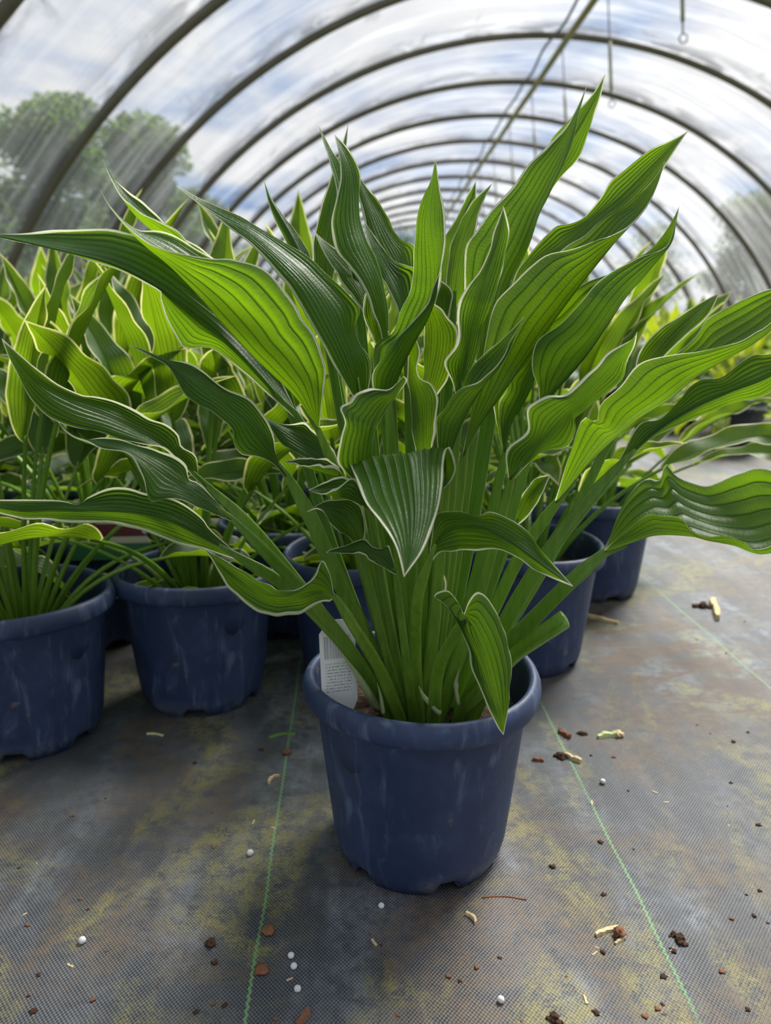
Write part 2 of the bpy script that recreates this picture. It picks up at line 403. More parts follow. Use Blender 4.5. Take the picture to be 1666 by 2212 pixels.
def tagmat(name, kind):
    g = NT(name); obj = g.N('ShaderNodeTexCoord').outputs['Generated']
    sep = g.N('ShaderNodeSeparateXYZ'); g.L(obj, sep.inputs[0])
    if kind == 'barcode':
        bars = g.ramp(g.noise(g.mapping(obj, sc=(60, 0.01, 0.01)), 1.0, 1), 0.47, 0.53)
        inb = g.math('MULTIPLY', g.math('MULTIPLY', g.ramp(sep.outputs[2], 0.58, 0.60), g.ramp(sep.outputs[2], 0.84, 0.82)), g.math('MULTIPLY', g.ramp(sep.outputs[0], 0.10, 0.12), g.ramp(sep.outputs[0], 0.88, 0.86)))
        line = g.math('MULTIPLY', g.ramp(g.math('SINE', g.math('MULTIPLY', sep.outputs[2], 190.0)), 0.0, 0.3), g.ramp(g.noise(g.mapping(obj, sc=(22, 1, 30)), 1.0, 2), 0.42, 0.52))
        inl = g.math('MULTIPLY', g.math('MULTIPLY', g.ramp(sep.outputs[2], 0.22, 0.24), g.ramp(sep.outputs[2], 0.55, 0.53)), g.math('MULTIPLY', g.ramp(sep.outputs[0], 0.12, 0.14), g.ramp(sep.outputs[0], 0.86, 0.84)))
        ink = g.math('MAXIMUM', g.math('MULTIPLY', bars, inb), g.math('MULTIPLY', g.math('MULTIPLY', line, inl), 0.8))
        c = g.mix(g.math('MULTIPLY', ink, 0.75), (0.72, 0.74, 0.70), (0.10, 0.11, 0.12))
    else:
        z = sep.outputs[2]
        c = g.mix(g.ramp(z, 0.40, 0.46), (0.05, 0.20, 0.10), (0.72, 0.66, 0.50))
        c = g.mix(g.ramp(z, 0.58, 0.62), c, (0.16, 0.02, 0.03))
        c = g.mix(g.ramp(z, 0.93, 0.95), c, (0.62, 0.55, 0.50))
    g.L(g.princ(c, 0.35, 0.5), g.out.inputs[0]); return g.m
M['tag'] = tagmat('printed_white_label', 'barcode'); M['tag_red'] = tagmat('printed_red_green_label', 'bands')

# ------------------------------------------------------------------ setting: floor, lawn, tunnel
HX, HZ, HR, HY0, HSTEP = 1.399, -1.188, 3.913, 3.224, 1.22
XL = HX - math.sqrt(HR * HR - HZ * HZ); XR = HX + math.sqrt(HR * HR - HZ * HZ)
K0, K1 = -5, 13
YB, YE = HY0 + HSTEP * K0, HY0 + HSTEP * K1
def grid_plane(x0, x1, y0, y1, z, nx, ny, m):
    v = [(x0 + (x1 - x0) * i / nx, y0 + (y1 - y0) * j / ny, z) for j in range(ny + 1) for i in range(nx + 1)]
    f = [(j * (nx + 1) + i, j * (nx + 1) + i + 1, (j + 1) * (nx + 1) + i + 1, (j + 1) * (nx + 1) + i) for j in range(ny) for i in range(nx)]
    return mesh('plane', v, f, m)
fl = link('floor', grid_plane(XL - 0.3, XR + 0.3, YB - 1, YE + 0.5, 0, 20, 40, M['fabric']))
tag(fl, 'woven dark ground fabric with green marker threads, mud and algae stains', kind='structure')
lawn = link('lawn', grid_plane(-120, 120, -60, 160, -0.03, 8, 8, M['lawn']))
tag(lawn, 'grass outside the greenhouse tunnel', kind='structure')

A0 = math.asin(-HZ / HR) - 0.01; A1 = math.pi - A0
def film_panel(k):
    NS, NA = 12, 90
    v, f, uvs, hd = [], [], [], []
    for j in range(NS + 1):
        s = j / NS; y = HY0 + HSTEP * (k + s)
        for i in range(NA + 1):
            a = A0 + (A1 - A0) * i / NA
            q = Vector((a * 6.0, y * 2.2, 3.1))
            wr = mnoise.noise(q) * 0.030 + mnoise.noise(q * 2.7 + Vector((0, 0, 5))) * 0.014
            r = HR + 0.030 + math.sin(math.pi * s) * (0.028 + wr)
            v.append((HX + r * math.cos(a), y, HZ + r * math.sin(a)))
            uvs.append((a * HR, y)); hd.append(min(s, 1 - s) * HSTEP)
    for j in range(NS):
        for i in range(NA):
            a = j * (NA + 1) + i; f.append((a, a + 1, a + NA + 2, a + NA + 1))
    me = mesh('film_panel', v, f, M['film'])
    ul = me.uv_layers.new(name='UVMap')
    for lp in me.loops: ul.data[lp.index].uv = uvs[lp.vertex_index]
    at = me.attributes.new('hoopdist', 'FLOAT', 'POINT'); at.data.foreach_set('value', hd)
    return me
ceil = empty('ceiling', (HX, 0, 0)); tag(ceil, 'clear wrinkled plastic film skin of the arched greenhouse tunnel', kind='structure')
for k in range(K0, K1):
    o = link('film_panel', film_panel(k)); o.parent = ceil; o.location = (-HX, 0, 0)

hp = [Vector((HR * math.cos(a), 0, HZ + HR * math.sin(a))) for a in [A0 + (A1 - A0) * i / 80 for i in range(81)]]
hv, hf = tube_geo(hp, 0.028, 10, up=Vector((0, 1, 0)))
hoop_me = mesh('greenhouse_hoop', hv, hf, M['hoop'])
for k in range(K0, K1 + 1):
    o = link('greenhouse_hoop', hoop_me, None, (HX, HY0 + HSTEP * k, 0))
    tag(o, 'brown steel hoop arching over the tunnel and carrying the plastic film', 'hoop', 'hoops of the greenhouse tunnel')

# ridge tube, slack cable and hangers
rp = atY(1215, 100, HY0 + 3 * HSTEP)
rzmax = HZ + math.sqrt(HR * HR - (rp.x - HX) ** 2) - 0.045
RX, RZ = rp.x, min(rp.z, rzmax)
v, f = tube_geo([Vector((RX, y, RZ + 0.003 * math.sin(y * 3))) for y in [YB + (YE - YB) * i / 60 for i in range(61)]], 0.026, 10)
o = link('ridge_tube', mesh('ridge_tube', v, f, M['ridge'])); tag(o, 'long yellowish brown tube running under the hoops along the tunnel top', 'pipe')
cx = atY(1190, 82, HY0 + 3 * HSTEP).x
cz = HZ + math.sqrt(HR * HR - (cx - HX) ** 2) - 0.03
pts = []
for i in range(0, (K1 - K0) * 10 + 1):
    s = i / 10.0; fr = s - math.floor(s)
    pts.append(Vector((cx + 0.012 * math.sin(s * 5.1), YB + HSTEP * s, cz - 0.035 * math.sin(math.pi * fr) ** 2 - 0.008 * math.sin(s * 9))))
v, f = tube_geo(pts, 0.011, 8)
o = link('slack_cable', mesh('slack_cable', v, f, M['wire'])); tag(o, 'dark cable sagging from hoop to hoop beside the ridge tube', 'cable')
hb = atY(1322, 232, HY0 + 2 * HSTEP)
LEN = RZ - hb.z
def hanger(y, xoff):
    e = empty('hanging_wire', (RX + xoff, y, hb.z))
    tag(e, 'thin wire with a yellowed rod and ring hanging from the ridge tube', 'hanger', 'wires hanging under the ridge tube')
    v, f = tube_geo([Vector((-xoff * (z / LEN) , 0, z)) for z in [0.04 + (LEN - 0.03) * i / 10 for i in range(11)]], 0.0045, 6)
    link('wire', mesh('wire', v, f, M['wire']), e)
    v, f = tube_geo([Vector((-xoff * (z / LEN), 0, z)) for z in [0.10 + 0.30 * i / 4 for i in range(5)]], 0.011, 8)
    link('rod', mesh('rod', v, f, M['rod']), e)
    ring = [Vector((0.022 * math.cos(a), 0, 0.022 + 0.022 * math.sin(a))) for a in [2 * math.pi * i / 14 for i in range(15)]]
    v, f = tube_geo(ring, 0.004, 6, up=Vector((0, 1, 0)))
    link('ring', mesh('ring', v, f, M['wire']), e)
for k in range(1, 12): hanger(HY0 + HSTEP * k, hb.x - RX)

# ------------------------------------------------------------------ trees outside
def make_tree(name, label, x, Y, top_y, base_half, m, seed, nq=5200, group='trees beyond the tunnel', blobs=60, low=0.22):
    """crown top seen at pixel row top_y, at tunnel distance Y"""
    rnd = random.Random(seed)
    p = atY(x, top_y, Y); h = p.z; X = p.x
    e = empty(name, (X, Y, -0.03)); tag(e, label, 'tree', group)
    tp = [Vector((0.15 * math.sin(i * 1.3), 0.1 * math.cos(i), h * 0.8 * i / 8)) for i in range(9)]
    v, f = tube_geo(tp, [h * 0.022 * (1 - 0.09 * i) for i in range(9)], 8)
    link('trunk', mesh('trunk', v, f, M['trunk']), e)
    v, f = [], []
    for b in range(7):
        a = b * 2.4; z0 = h * (0.3 + 0.06 * b)
        bp = [Vector((math.cos(a) * base_half * 0.6 * t, math.sin(a) * base_half * 0.6 * t, z0 + h * 0.16 * t)) for t in (0, 0.3, 0.6, 1.0)]
        vv, ff = tube_geo(bp, [h * 0.010, h * 0.008, h * 0.005, h * 0.002], 6, off=len(v)); v += vv; f += ff
    link('branches', mesh('branches', v, f, M['trunk']), e)
    cs = []
    for b in range(blobs):
        t = rnd.random(); zz = h * (low + (0.92 - low) * t)
        rr = base_half * (1.0 - 0.55 * max(0, t - 0.35) / 0.65) * rnd.uniform(0.25, 0.85); a = rnd.uniform(0, 6.283)
        cs.append((Vector((rr * math.cos(a), rr * math.sin(a), zz)), base_half * rnd.uniform(0.24, 0.40)))
    cs.append((Vector((0, 0, h - base_half * 0.33)), base_half * 0.33))
    v, f = [], []
    for q in range(nq):
        c, r = cs[q % len(cs)]
        d = Vector((rnd.gauss(0, 1), rnd.gauss(0, 1), rnd.gauss(0, 1))).normalized() * r * (rnd.random() ** 0.35)
        d.z *= 0.8; P = c + d
        s = h * rnd.uniform(0.010, 0.021)
        ax = Vector((rnd.gauss(0, 1), rnd.gauss(0, 1), rnd.gauss(0, 0.6))).normalized(); bx = ax.cross(Vector((rnd.gauss(0, 1), rnd.gauss(0, 1), rnd.gauss(0, 1)))).normalized()
        i = len(v); v += [P - ax * s, P + bx * s * 0.55, P + ax * s, P - bx * s * 0.55]; f.append((i, i + 1, i + 2, i + 3))
    fo = link('foliage', mesh('foliage', v, f, m, smooth=False), e); fo['kind'] = 'stuff'
    return e
make_tree('leafy_tree', 'tall broad tree outside the tunnel, tallest of those seen through the film', 95, 42, 185, 4.2, M['tree'], 1, nq=20000, low=0.12)
make_tree('leafy_tree', 'rounded tree beside the tallest one, seen through the film', 300, 54, 238, 4.6, M['tree'], 2, nq=19000, low=0.10)
make_tree('leafy_tree', 'smaller tree at the outer edge of the tree group by the tallest tree', 425, 64, 392, 3.2, M['tree2'], 3, nq=8000, low=0.06)
make_tree('leafy_tree', 'lone tree beyond the aisle side of the tunnel, with a rounded dark crown', 1635, 52, 405, 3.6, M['tree2'], 4, nq=14000, low=0.08)
for i, (x, Y, ty, bh) in enumerate([(-70, 30, 300, 2.6), (530, 76, 485, 4.4), (690, 66, 505, 4.0), (860, 78, 482, 4.4), (1030, 66, 500, 4.0), (1230, 76, 490, 4.4), (1420, 64, 470, 3.6), (1790, 64, 470, 3.6)]):
    make_tree('distant_tree', 'low dense tree in the far row behind the greenhouse tunnel', x, Y, ty, bh, M['tree2'], 20 + i, nq=3000, group='far row of trees behind the tunnel', low=0.06)

# ------------------------------------------------------------------ leaf builder
def leaf_mesh(name, Mp, E1, E2, mat, nu=26, nt=54, bul=(0, 0), depth=None, seed=0, wave=0.0, corr=0.00075, veins=6, cols3d=True):
    """Mp, E1, E2: lists of nt+1 points base -> tip (midrib and the two edges)"""
    rnd = random.Random(seed); ph = [rnd.uniform(0, 6.28) for _ in range(6)]
    cols = []
    for side, E in ((-1, E1), (1, E2)):
        rng = range(nu, 0, -1) if side < 0 else range(1, nu + 1)
        for c in rng: cols.append((side, c / nu, E))
        if side < 0: cols.append((0, 0.0, None))
    V, UVs, ED = [], [], []
    nc = len(cols)
    for j in range(nt + 1):
        t = j / nt; m = Mp[j]
        tg = Mp[min(j + 1, nt)] - Mp[max(j - 1, 0)]
        if tg.length < 1e-9: tg = Vector((0, 0, 1))
        tg.normalize()
        env = min(1.0, t * 7) * min(1.0, (1 - t) * 5)
        for side, u, E in cols:
            if side == 0:
                V.append(m.copy()); UVs.append((0.5, t)); ED.append(1.0); continue
            e = E[j] - m; w = e.length
            nrm = tg.cross(e)
            if nrm.length > 1e-9: nrm.normalize()
            if side < 0: nrm = -nrm
            p = m + e * u
            b = bul[0] if side < 0 else bul[1]
            if depth is not None and b: p = p + depth * (b * w * 4 * u * (1 - u) * 0.5)
            ca = corr * env * min(1.0, w / 0.012)
            p = p + nrm * (-2.2 * ca * (abs(math.sin(math.pi * veins * u ** 0.82)) - 0.5) * (0.75 + 0.35 * math.sin(t * 9 + ph[3] + u * 5)))
            if wave:
                k = side * 1.7
                wv = math.sin(t * 17 + ph[0] + k) * 0.5 + math.sin(t * 31 + ph[1] + k) * 0.35 + math.sin(t * 53 + ph[2] * k) * 0.15
                p = p + nrm * (wave * env * u ** 3 * wv * min(1.0, w / 0.015))
            V.append(p); UVs.append((0.5 + side * u * 0.5, t)); ED.append(w * (1 - u))
    F = []
    for j in range(nt):
        for i in range(nc - 1):
            a = j * nc + i; F.append((a, a + 1, a + nc + 1, a + nc))
    return V, F, UVs, ED
def finish_leaf(name, V, F, UVs, ED, mats, mi=None):
    me = mesh(name, V, F, mats, True, mi)
    ul = me.uv_layers.new(name='UVMap')
    vi = [0] * len(me.loops); me.loops.foreach_get('vertex_index', vi)
    flat_uv = []
    for i in vi: flat_uv += UVs[i]
    ul.data.foreach_set('uv', flat_uv)
    at = me.attributes.new('edge', 'FLOAT', 'POINT'); at.data.foreach_set('value', ED)
    return me

# ------------------------------------------------------------------ pots
RIM_Z = 0.170
PROF = [(0.001, 0.012), (0.060, 0.012), (0.0625, 0.0105), (0.0655, 0.0), (0.0700, 0.0), (0.0745, 0.010), (0.0768, 0.020), (0.0785, 0.035), (0.0830, 0.075), (0.0872, 0.115), (0.0905, 0.146),
        (0.0908, 0.1475), (0.0965, 0.1480), (0.0995, 0.1495), (0.1010, 0.1530), (0.1016, 0.1580), (0.1010, 0.1630), (0.0990, 0.1675), (0.0965, 0.1695), (0.0940, 0.1697), (0.0920, 0.1680), (0.0905, 0.1630), (0.0895, 0.150), (0.0870, 0.125), (0.083, 0.100), (0.001, 0.098)]
def pot_mesh(mat, notch0, dent=False, seed=0):
    def fn(j, r, z, a):
        if j in (3, 4, 5):
            # drainage cut-outs round the foot
            q = ((a - notch0) / (2 * math.pi / 6)) % 1.0
            inn = 0.0 <= q < 0.26
            if inn: z = {3: 0.0095, 4: 0.0095, 5: 0.0135}[j]
        if j < 24 and r > 0.05:
            r = r * (1 + 0.006 * math.sin(2 * a + 0.6 + seed) + 0.003 * math.sin(3 * a + seed))
            z = z + (0.0020 * math.sin(2 * a + seed) if z > 0.14 else 0)
        if dent and 7 <= j <= 10:
            for (da, zz, dp, w) in ((-2.35, 0.120, 0.0030, 0.22), (-2.6, 0.075, 0.0018, 0.2), (-0.62, 0.125, 0.0022, 0.18)):
                d = (a - (da % (2 * math.pi)) + math.pi) % (2 * math.pi) - math.pi
                r -= dp * math.exp(-(d / w) ** 2 - ((z - zz) / 0.025) ** 2)
        return r, z
    v, f = lathe(PROF, 72, fn)
    return mesh('pot', v, f, mat)
def soil_mesh(z=0.128, seed=0):
    rnd = random.Random(seed); v, f = [(0, 0, z + 0.006)], []
    R_, S_ = 9, 40
    for i in range(1, R_ + 1):
        for k in range(S_):
            a = 2 * math.pi * k / S_; r = 0.0866 * i / R_
            v.append((r * math.cos(a), r * math.sin(a), z + 0.006 * (1 - (i / R_) ** 2) + mnoise.noise(Vector((math.cos(a) * r * 90, math.sin(a) * r * 90, seed))) * 0.005 * (1 if i < R_ else 0)))
    for k in range(S_): f.append((0, 1 + k, 1 + (k + 1) % S_))
    for i in range(R_ - 1):
        for k in range(S_):
            a = 1 + i * S_ + k; b = 1 + i * S_ + (k + 1) % S_; f.append((a, a + S_, b + S_, b))
    return mesh('soil', v, f, M['soil'])
SOIL = soil_mesh()

# ------------------------------------------------------------------ the hero hosta (outlines read off the photograph, depth from where each stalk stands in the pot)
F0 = 0.605
HP = pix(908, 1700, F0); HERO = Vector((HP.x, HP.y, 0))
hero = empty('potted_hosta', HERO)
tag(hero, 'large hosta in a scuffed blue pot standing alone at the edge of the aisle', 'potted plant')
link('pot', pot_mesh(M['pot'], math.radians(-84), True), hero)
link('soil', SOIL, hero)

def P3(x, y, d): return pix(x, y, F0 + d * 0.01)
def interp(L, t):
    if len(L) == 1: return L[0]
    s = t * (len(L) - 1); i = min(int(s), len(L) - 2); return L[i] + (L[i + 1] - L[i]) * (s - i)
NT_ = 54
def hero_leaf(E1, Mp, E2, d, e1=0.0, e2=0.0, pet=None, seed=0, wave=0.0016, crown=None, prad=1.0, mat='leaf', idx=False):
    n = NT_
    def rs(L):
        L = [Vector((a, b, 0)) for a, b in L]
        return [catmull(L, k / n) for k in range(n + 1)] if idx else resample(L, n)
    m2, a2, b2 = rs(Mp), rs(E1), rs(E2)
    M3, A3, B3 = [], [], []
    for k in range(n + 1):
        t = k / n; dd = interp(d, t); pr = math.sin(math.pi * min(1, max(0, t)) ** 0.8) ** 0.7 if 0 < t < 1 else 0.0
        M3.append(P3(m2[k].x, m2[k].y, dd)); A3.append(P3(a2[k].x, a2[k].y, dd + e1 * pr)); B3.append(P3(b2[k].x, b2[k].y, dd + e2 * pr))
    sg = lambda e: 0.0 if abs(e) < 0.2 else (0.35 if e > 0 else -0.35)
    V, F, U, D = leaf_mesh('leaf', M3, A3, B3, None, bul=(sg(e1), sg(e2)), depth=FWD, seed=seed, wave=wave)
    lo = link('leaf', finish_leaf('leaf', [p - HERO for p in V], F, U, D, M[mat]), hero)
    # stalk
    bx, by = Mp[0]; d0 = d[0]
    if pet is None:
        cxp = 905 + (bx - 905) * 0.16; cd = max(-4.5, min(5.0, d0 * 0.35))
        cy_ = 1538 - cd * 9
        mx, my = bx * 0.45 + cxp * 0.55 + (bx - 905) * 0.06, by * 0.45 + cy_ * 0.55
        pp = [P3(bx, by, d0), P3(mx, my, d0 * 0.55 + cd * 0.45), P3(cxp, cy_, cd)]
    else:
        pp = [P3(*q) if len(q) == 3 else P3(q[0], q[1], d0) for q in pet]
    # start the stalk a little way up inside the blade
    up_i = 5
    pp = [M3[up_i], M3[2]] + pp[0 if (M3[2] - pp[0]).length > 0.004 else 1:]
    end = pp[-1].copy(); end.z = min(end.z, 0.118); 
    # keep foot inside the pot
    off = Vector((end.x - HERO.x, end.y - HERO.y, 0))
    if off.length > 0.060: off = off.normalized() * 0.060
    pp[-1] = Vector((HERO.x + off.x, HERO.y + off.y, 0.122))
    Q = resample(pp, 26)
    rad = [(0.0012 + (0.0036 - 0.0012) * min(1, i / 4) + 0.0022 * (i / 26) ** 1.2) * prad for i in range(27)]
    v, f = tube_geo([q - HERO for q in Q], rad, 12, flat=0.85, groove=0.5, up=(UP * 0.3 + FWD * (-1 if True else 1)).normalized())
    link('stalk', stalk_mesh('stalk', v, f, 12, M['stalk']), lo)
    return lo

LV = []
def L(E1, Mp, E2, d, e1=0, e2=0, **k): LV.append((E1, Mp, E2, d, e1, e2, k))
# --- rear leaves
L([(690,640),(650,580),(610,510),(590,470),(578,430),(570,388)], [(692,642),(655,560),(625,505),(600,460),(582,425),(570,388)], [(695,640),(675,570),(658,525),(635,495),(605,455),(585,425),(570,388)], [8,12], 0.5, 1)
L([(685,640),(675,540),(683,490),(700,430),(716,378),(735,330),(753,265)], [(700,645),(705,540),(715,470),(725,400),(740,340),(753,265)], [(715,640),(730,540),(740,470),(742,400),(746,340),(753,265)], [9,13], -1, 1)
L([(765,620),(740,510),(728,410),(715,360),(700,310),(687,268)], [(772,620),(755,510),(738,420),(722,360),(704,312),(687,268)], [(785,620),(772,510),(760,430),(740,360),(712,315),(687,268)], [5,7], -1, 1)
L([(878,670),(830,590),(800,530),(785,470),(775,420),(765,360)], [(885,672),(870,580),(840,520),(815,470),(790,420),(765,360)], [(890,670),(900,545),(870,520),(850,495),(838,465),(815,430),(790,400),(765,360)], [5,7], -1, 1)
L([(875,700),(850,650),(825,600),(805,550),(795,515),(786,475)], [(882,702),(865,640),(840,590),(820,550),(800,510),(786,475)], [(890,690),(905,590),(880,575),(850,560),(828,535),(808,508),(786,475)], [3,4], -1, 1)
L([(950,640),(958,530),(985,470),(1005,430),(1028,390)], [(965,642),(980,530),(1003,465),(1020,425),(1028,390)], [(980,640),(1005,540),(1022,480),(1030,430),(1028,390)], [9,12], 1, 1)
L([(960,660),(968,560),(985,500),(1010,450),(1035,420),(1064,396)], [(980,662),(995,550),(1012,490),(1035,440),(1064,396)], [(1000,660),(1022,560),(1028,500),(1040,445),(1064,396)], [7,10], 1, -1)
L([(810,710),(760,640),(720,580),(695,535),(676,495)], [(820,712),(780,620),(740,575),(705,535),(676,495)], [(830,710),(805,610),(770,565),(740,545),(715,530),(690,510),(676,495)], [4,6], -1, 1)
L([(820,770),(798,715),(785,680),(787,640),(797,624)], [(830,772),(815,710),(806,665),(797,624)], [(838,770),(835,700),(820,655),(797,624)], [2,3], 0, 0, prad=0.7)
L([(940,730),(938,660),(952,605)], [(950,732),(955,660),(952,605)], [(960,730),(976,655),(979,637),(971,619),(952,605)], [5,6], 0, 0, prad=0.7)
# C, A, B: the long leaves that sweep out over the neighbouring pots
L([(570,660),(500,590),(445,548),(390,510),(350,478),(310,440),(275,415),(245,385),(222,343)], [(570,672),(500,625),(420,565),(370,530),(320,490),(285,455),(255,410),(222,343)], [(570,664),(500,600),(440,555),(380,500),(341,476),(301,456),(263,423),(240,388),(222,343)], [5,7], 2, -2)
L([(645,900),(540,700),(430,600),(340,530),(260,500),(215,496),(100,503),(0,505),(-70,507)], [(648,908),(553,800),(480,725),(409,668),(330,615),(240,570),(120,538),(0,511),(-70,507)], [(642,908),(540,815),(470,758),(440,749),(402,753),(385,740),(360,690),(347,640),(340,622),(240,575),(120,541),(0,512),(-70,507)], [2,3,2], 3.5, 3.0, pet=[(648,908),(740,1080,2),(830,1300,1),(885,1535,0.5)])
L([(688,925),(672,800),(610,660),(530,590),(450,553),(390,518),(340,503),(300,499),(270,478),(240,446),(216,409)], [(688,930),(640,860),(578,800),(540,763),(477,695),(427,637),(364,572),(313,529),(270,487),(240,449),(216,409)], [(690,925),(698,850),(703,800),(697,775),(680,730),(652,690),(640,660),(600,610),(560,578),(500,560),(462,560),(400,550),(340,530),(288,502),(240,450),(216,409)], [-3,-4,-3], 4.5, -2.5, pet=[(688,930),(740,1060,-2.5),(820,1290,-1),(880,1535,0)])
L([(772,872),(755,845),(718,780),(673,703),(639,639),(585,572),(530,520),(470,470),(420,433),(380,400)], [(780,875),(768,800),(742,730),(707,660),(662,600),(602,546),(540,500),(470,464),(420,430),(380,400)], [(792,870),(803,790),(790,760),(779,745),(771,708),(780,668),(755,637),(708,594),(673,560),(600,512),(520,470),(440,432),(380,400)], [-2,-2,0], -1.2, 2)
L([(830,755),(815,690),(785,620),(755,575),(730,545),(719,500),(717,470),(725,430),(734,400),(736,370),(732,330),(722,290)], [(838,760),(833,690),(817,610),(793,550),(772,490),(766,430),(760,380),(745,335),(722,290)], [(843,755),(839,690),(831,620),(813,560),(792,520),(778,480),(778,420),(779,380),(770,350),(748,315),(722,290)], [0,0,2], -1.5, 1.2)
# N1, N2, O, P, Q, R
L([(1080,650),(1100,500),(1150,380),(1183,315),(1192,297),(1222,267),(1255,230),(1284,197),(1308,159)], [(1088,652),(1130,530),(1185,400),(1225,320),(1255,270),(1285,215),(1308,159)], [(1095,650),(1140,530),(1195,404),(1243,353),(1261,323),(1279,269),(1300,200),(1308,159)], [6,9], 1, 1)
L([(1030,800),(1010,680),(1003,620),(1003,575),(1009,530),(1030,500),(1063,452),(1108,404),(1141,356),(1180,320),(1219,281),(1240,245),(1255,215),(1269,182)], [(1040,805),(1084,626),(1129,530),(1159,452),(1180,410),(1210,350),(1231,296),(1249,242),(1269,182)], [(1046,800),(1098,626),(1142,530),(1172,452),(1192,410),(1218,352),(1237,298),(1252,245),(1269,182)], [1,3,5], -1.5, 2)
L([(1095,660),(1114,590),(1141,554),(1162,527),(1186,500),(1204,485),(1234,482),(1264,467),(1300,422),(1318,392),(1345,368),(1399,326),(1450,302),(1487,283)], [(1100,665),(1150,580),(1220,530),(1290,470),(1350,420),(1400,370),(1450,318),(1487,283)], [(1110,668),(1170,590),(1240,540),(1300,490),(1360,450),(1410,400),(1445,345),(1487,283)], [4,5,6], 0.8, -1)
L([(1000,985),(1030,850),(1090,700),(1150,600),(1220,536),(1261,512),(1288,485),(1315,458),(1348,443),(1390,410),(1417,380),(1437,347)], [(1002,990),(1030,930),(1080,860),(1150,760),(1215,670),(1260,610),(1300,560),(1345,505),(1381,464),(1399,440),(1418,400),(1437,347)], [(998,985),(1012,920),(1032,830),(1045,740),(1065,668),(1081,640),(1114,608),(1141,581),(1180,551),(1228,539),(1285,518),(1315,512),(1360,491),(1395,450),(1420,400),(1437,347)], [-2,-1,2], 3, -2.4)
L([(1085,975),(1068,892),(1064,864),(1073,842),(1103,792),(1140,750),(1165,715),(1185,690)], [(1092,980),(1107,913),(1129,877),(1151,833),(1165,780),(1178,730),(1185,690)], [(1086,975),(1081,933),(1076,902),(1079,874),(1093,838),(1092,816),(1107,803),(1127,784),(1146,760),(1170,720),(1185,690)], [0,1], 1.5, -1.5)
L([(1166,875),(1160,780),(1162,725),(1174,689),(1198,671),(1224,647),(1268,606),(1318,588),(1370,560),(1405,540),(1432,509),(1459,464),(1468,443)], [(1170,880),(1239,804),(1282,750),(1318,696),(1354,642),(1401,588),(1448,527),(1460,480),(1468,443)], [(1164,875),(1162,838),(1151,807),(1150,784),(1155,747),(1168,727),(1200,706),(1224,684),(1260,641),(1318,590),(1375,557),(1414,545),(1440,530),(1453,505),(1462,470),(1468,443)], [-2,-2,0], 3, -2.4)
L([(1370,810),(1383,757),(1423,710),(1462,685),(1510,655),(1556,631)], [(1380,815),(1420,760),(1470,705),(1515,665),(1556,631)], [(1395,812),(1440,765),(1491,718),(1530,682),(1556,631)], [5,7], 0.5, -0.5)
# L, K, centre
L([(985,860),(978,827),(963,794),(963,777),(986,751),(991,725),(987,686),(993,655),(1010,620),(1035,590),(1055,545),(1068,500),(1088,445)], [(992,862),(1000,800),(1012,740),(1025,680),(1045,610),(1065,550),(1080,500),(1088,445)], [(1000,860),(1020,800),(1037,745),(1055,680),(1075,620),(1092,560),(1101,505),(1097,475),(1088,445)], [-4,-5,-4], -1, 1)
L([(815,870),(805,800),(806,750),(824,732),(843,721),(858,692),(872,660),(885,630),(890,580),(898,490),(910,440),(930,390),(941,340)], [(840,878),(868,800),(900,735),(925,690),(943,640),(946,590),(939,540),(932,480),(935,420),(941,340)], [(812,872),(803,815),(820,782),(845,747),(872,715),(911,668),(930,641),(951,590),(960,540),(962,500),(956,440),(948,390),(941,340)], [-3,-3,-1], 2.4, -1.8)
L([(905,880),(915,800),(915,750),(915,700),(910,665),(905,640)], [(915,882),(935,800),(945,750),(945,700),(930,665),(905,640)], [(925,880),(960,830),(975,800),(985,760),(990,725),(985,705),(970,688),(955,670),(935,655),(905,640)], [1,2], 1, -1)
L([(900,1000),(890,920),(885,860),(880,810),(882,760),(892,715)], [(915,1002),(915,920),(910,860),(895,810),(890,760),(892,715)], [(930,1000),(940,920),(947,870),(943,845),(930,830),(908,818),(902,795),(908,760),(900,735),(892,715)], [-3,-2], 1, -1)
L([(735,1018),(725,980),(708,961),(687,940),(674,928),(658,913),(637,918),(600,914),(568,900)], [(735,1022),(700,985),(660,955),(620,930),(568,900)], [(730,1026),(690,1005),(650,985),(610,960),(585,930),(568,900)], [-2,0], 1, -1, prad=0.7)
L([(745,1025),(725,1005),(699,991),(668,990),(640,992),(612,997)], [(746,1030),(704,1022),(668,1010),(640,1003),(612,997)], [(743,1028),(725,1009),(699,1005),(660,1006),(640,1002),(612,997)], [-5,-5], 1, -1, prad=0.7)
# right hand leaves
L([(1200,1085),(1280,980),(1340,880),(1390,790),(1430,772),(1470,757),(1505,725),(1525,693),(1550,675),(1600,650),(1666,621),(1770,600)], [(1200,1090),(1270,1005),(1310,965),(1380,905),(1450,862),(1500,818),(1560,782),(1620,747),(1670,707),(1770,600)], [(1198,1085),(1225,1000),(1246,930),(1262,900),(1286,910),(1297,870),(1340,830),(1386,785),(1455,766),(1516,756),(1585,740),(1628,718),(1666,697),(1770,600)], [-2,-2,-1], 4, -3, pet=[(1200,1090),(1130,1190,-1.5),(1060,1330,-1),(960,1535,0)], prad=1.2)
L([(1110,1135),(1103,1110),(1114,1089),(1139,1054),(1158,1032),(1190,1025)], [(1112,1138),(1130,1100),(1150,1065),(1190,1025)], [(1115,1138),(1145,1110),(1170,1070),(1190,1025)], [1,2], 0.5, -0.5, prad=0.7)
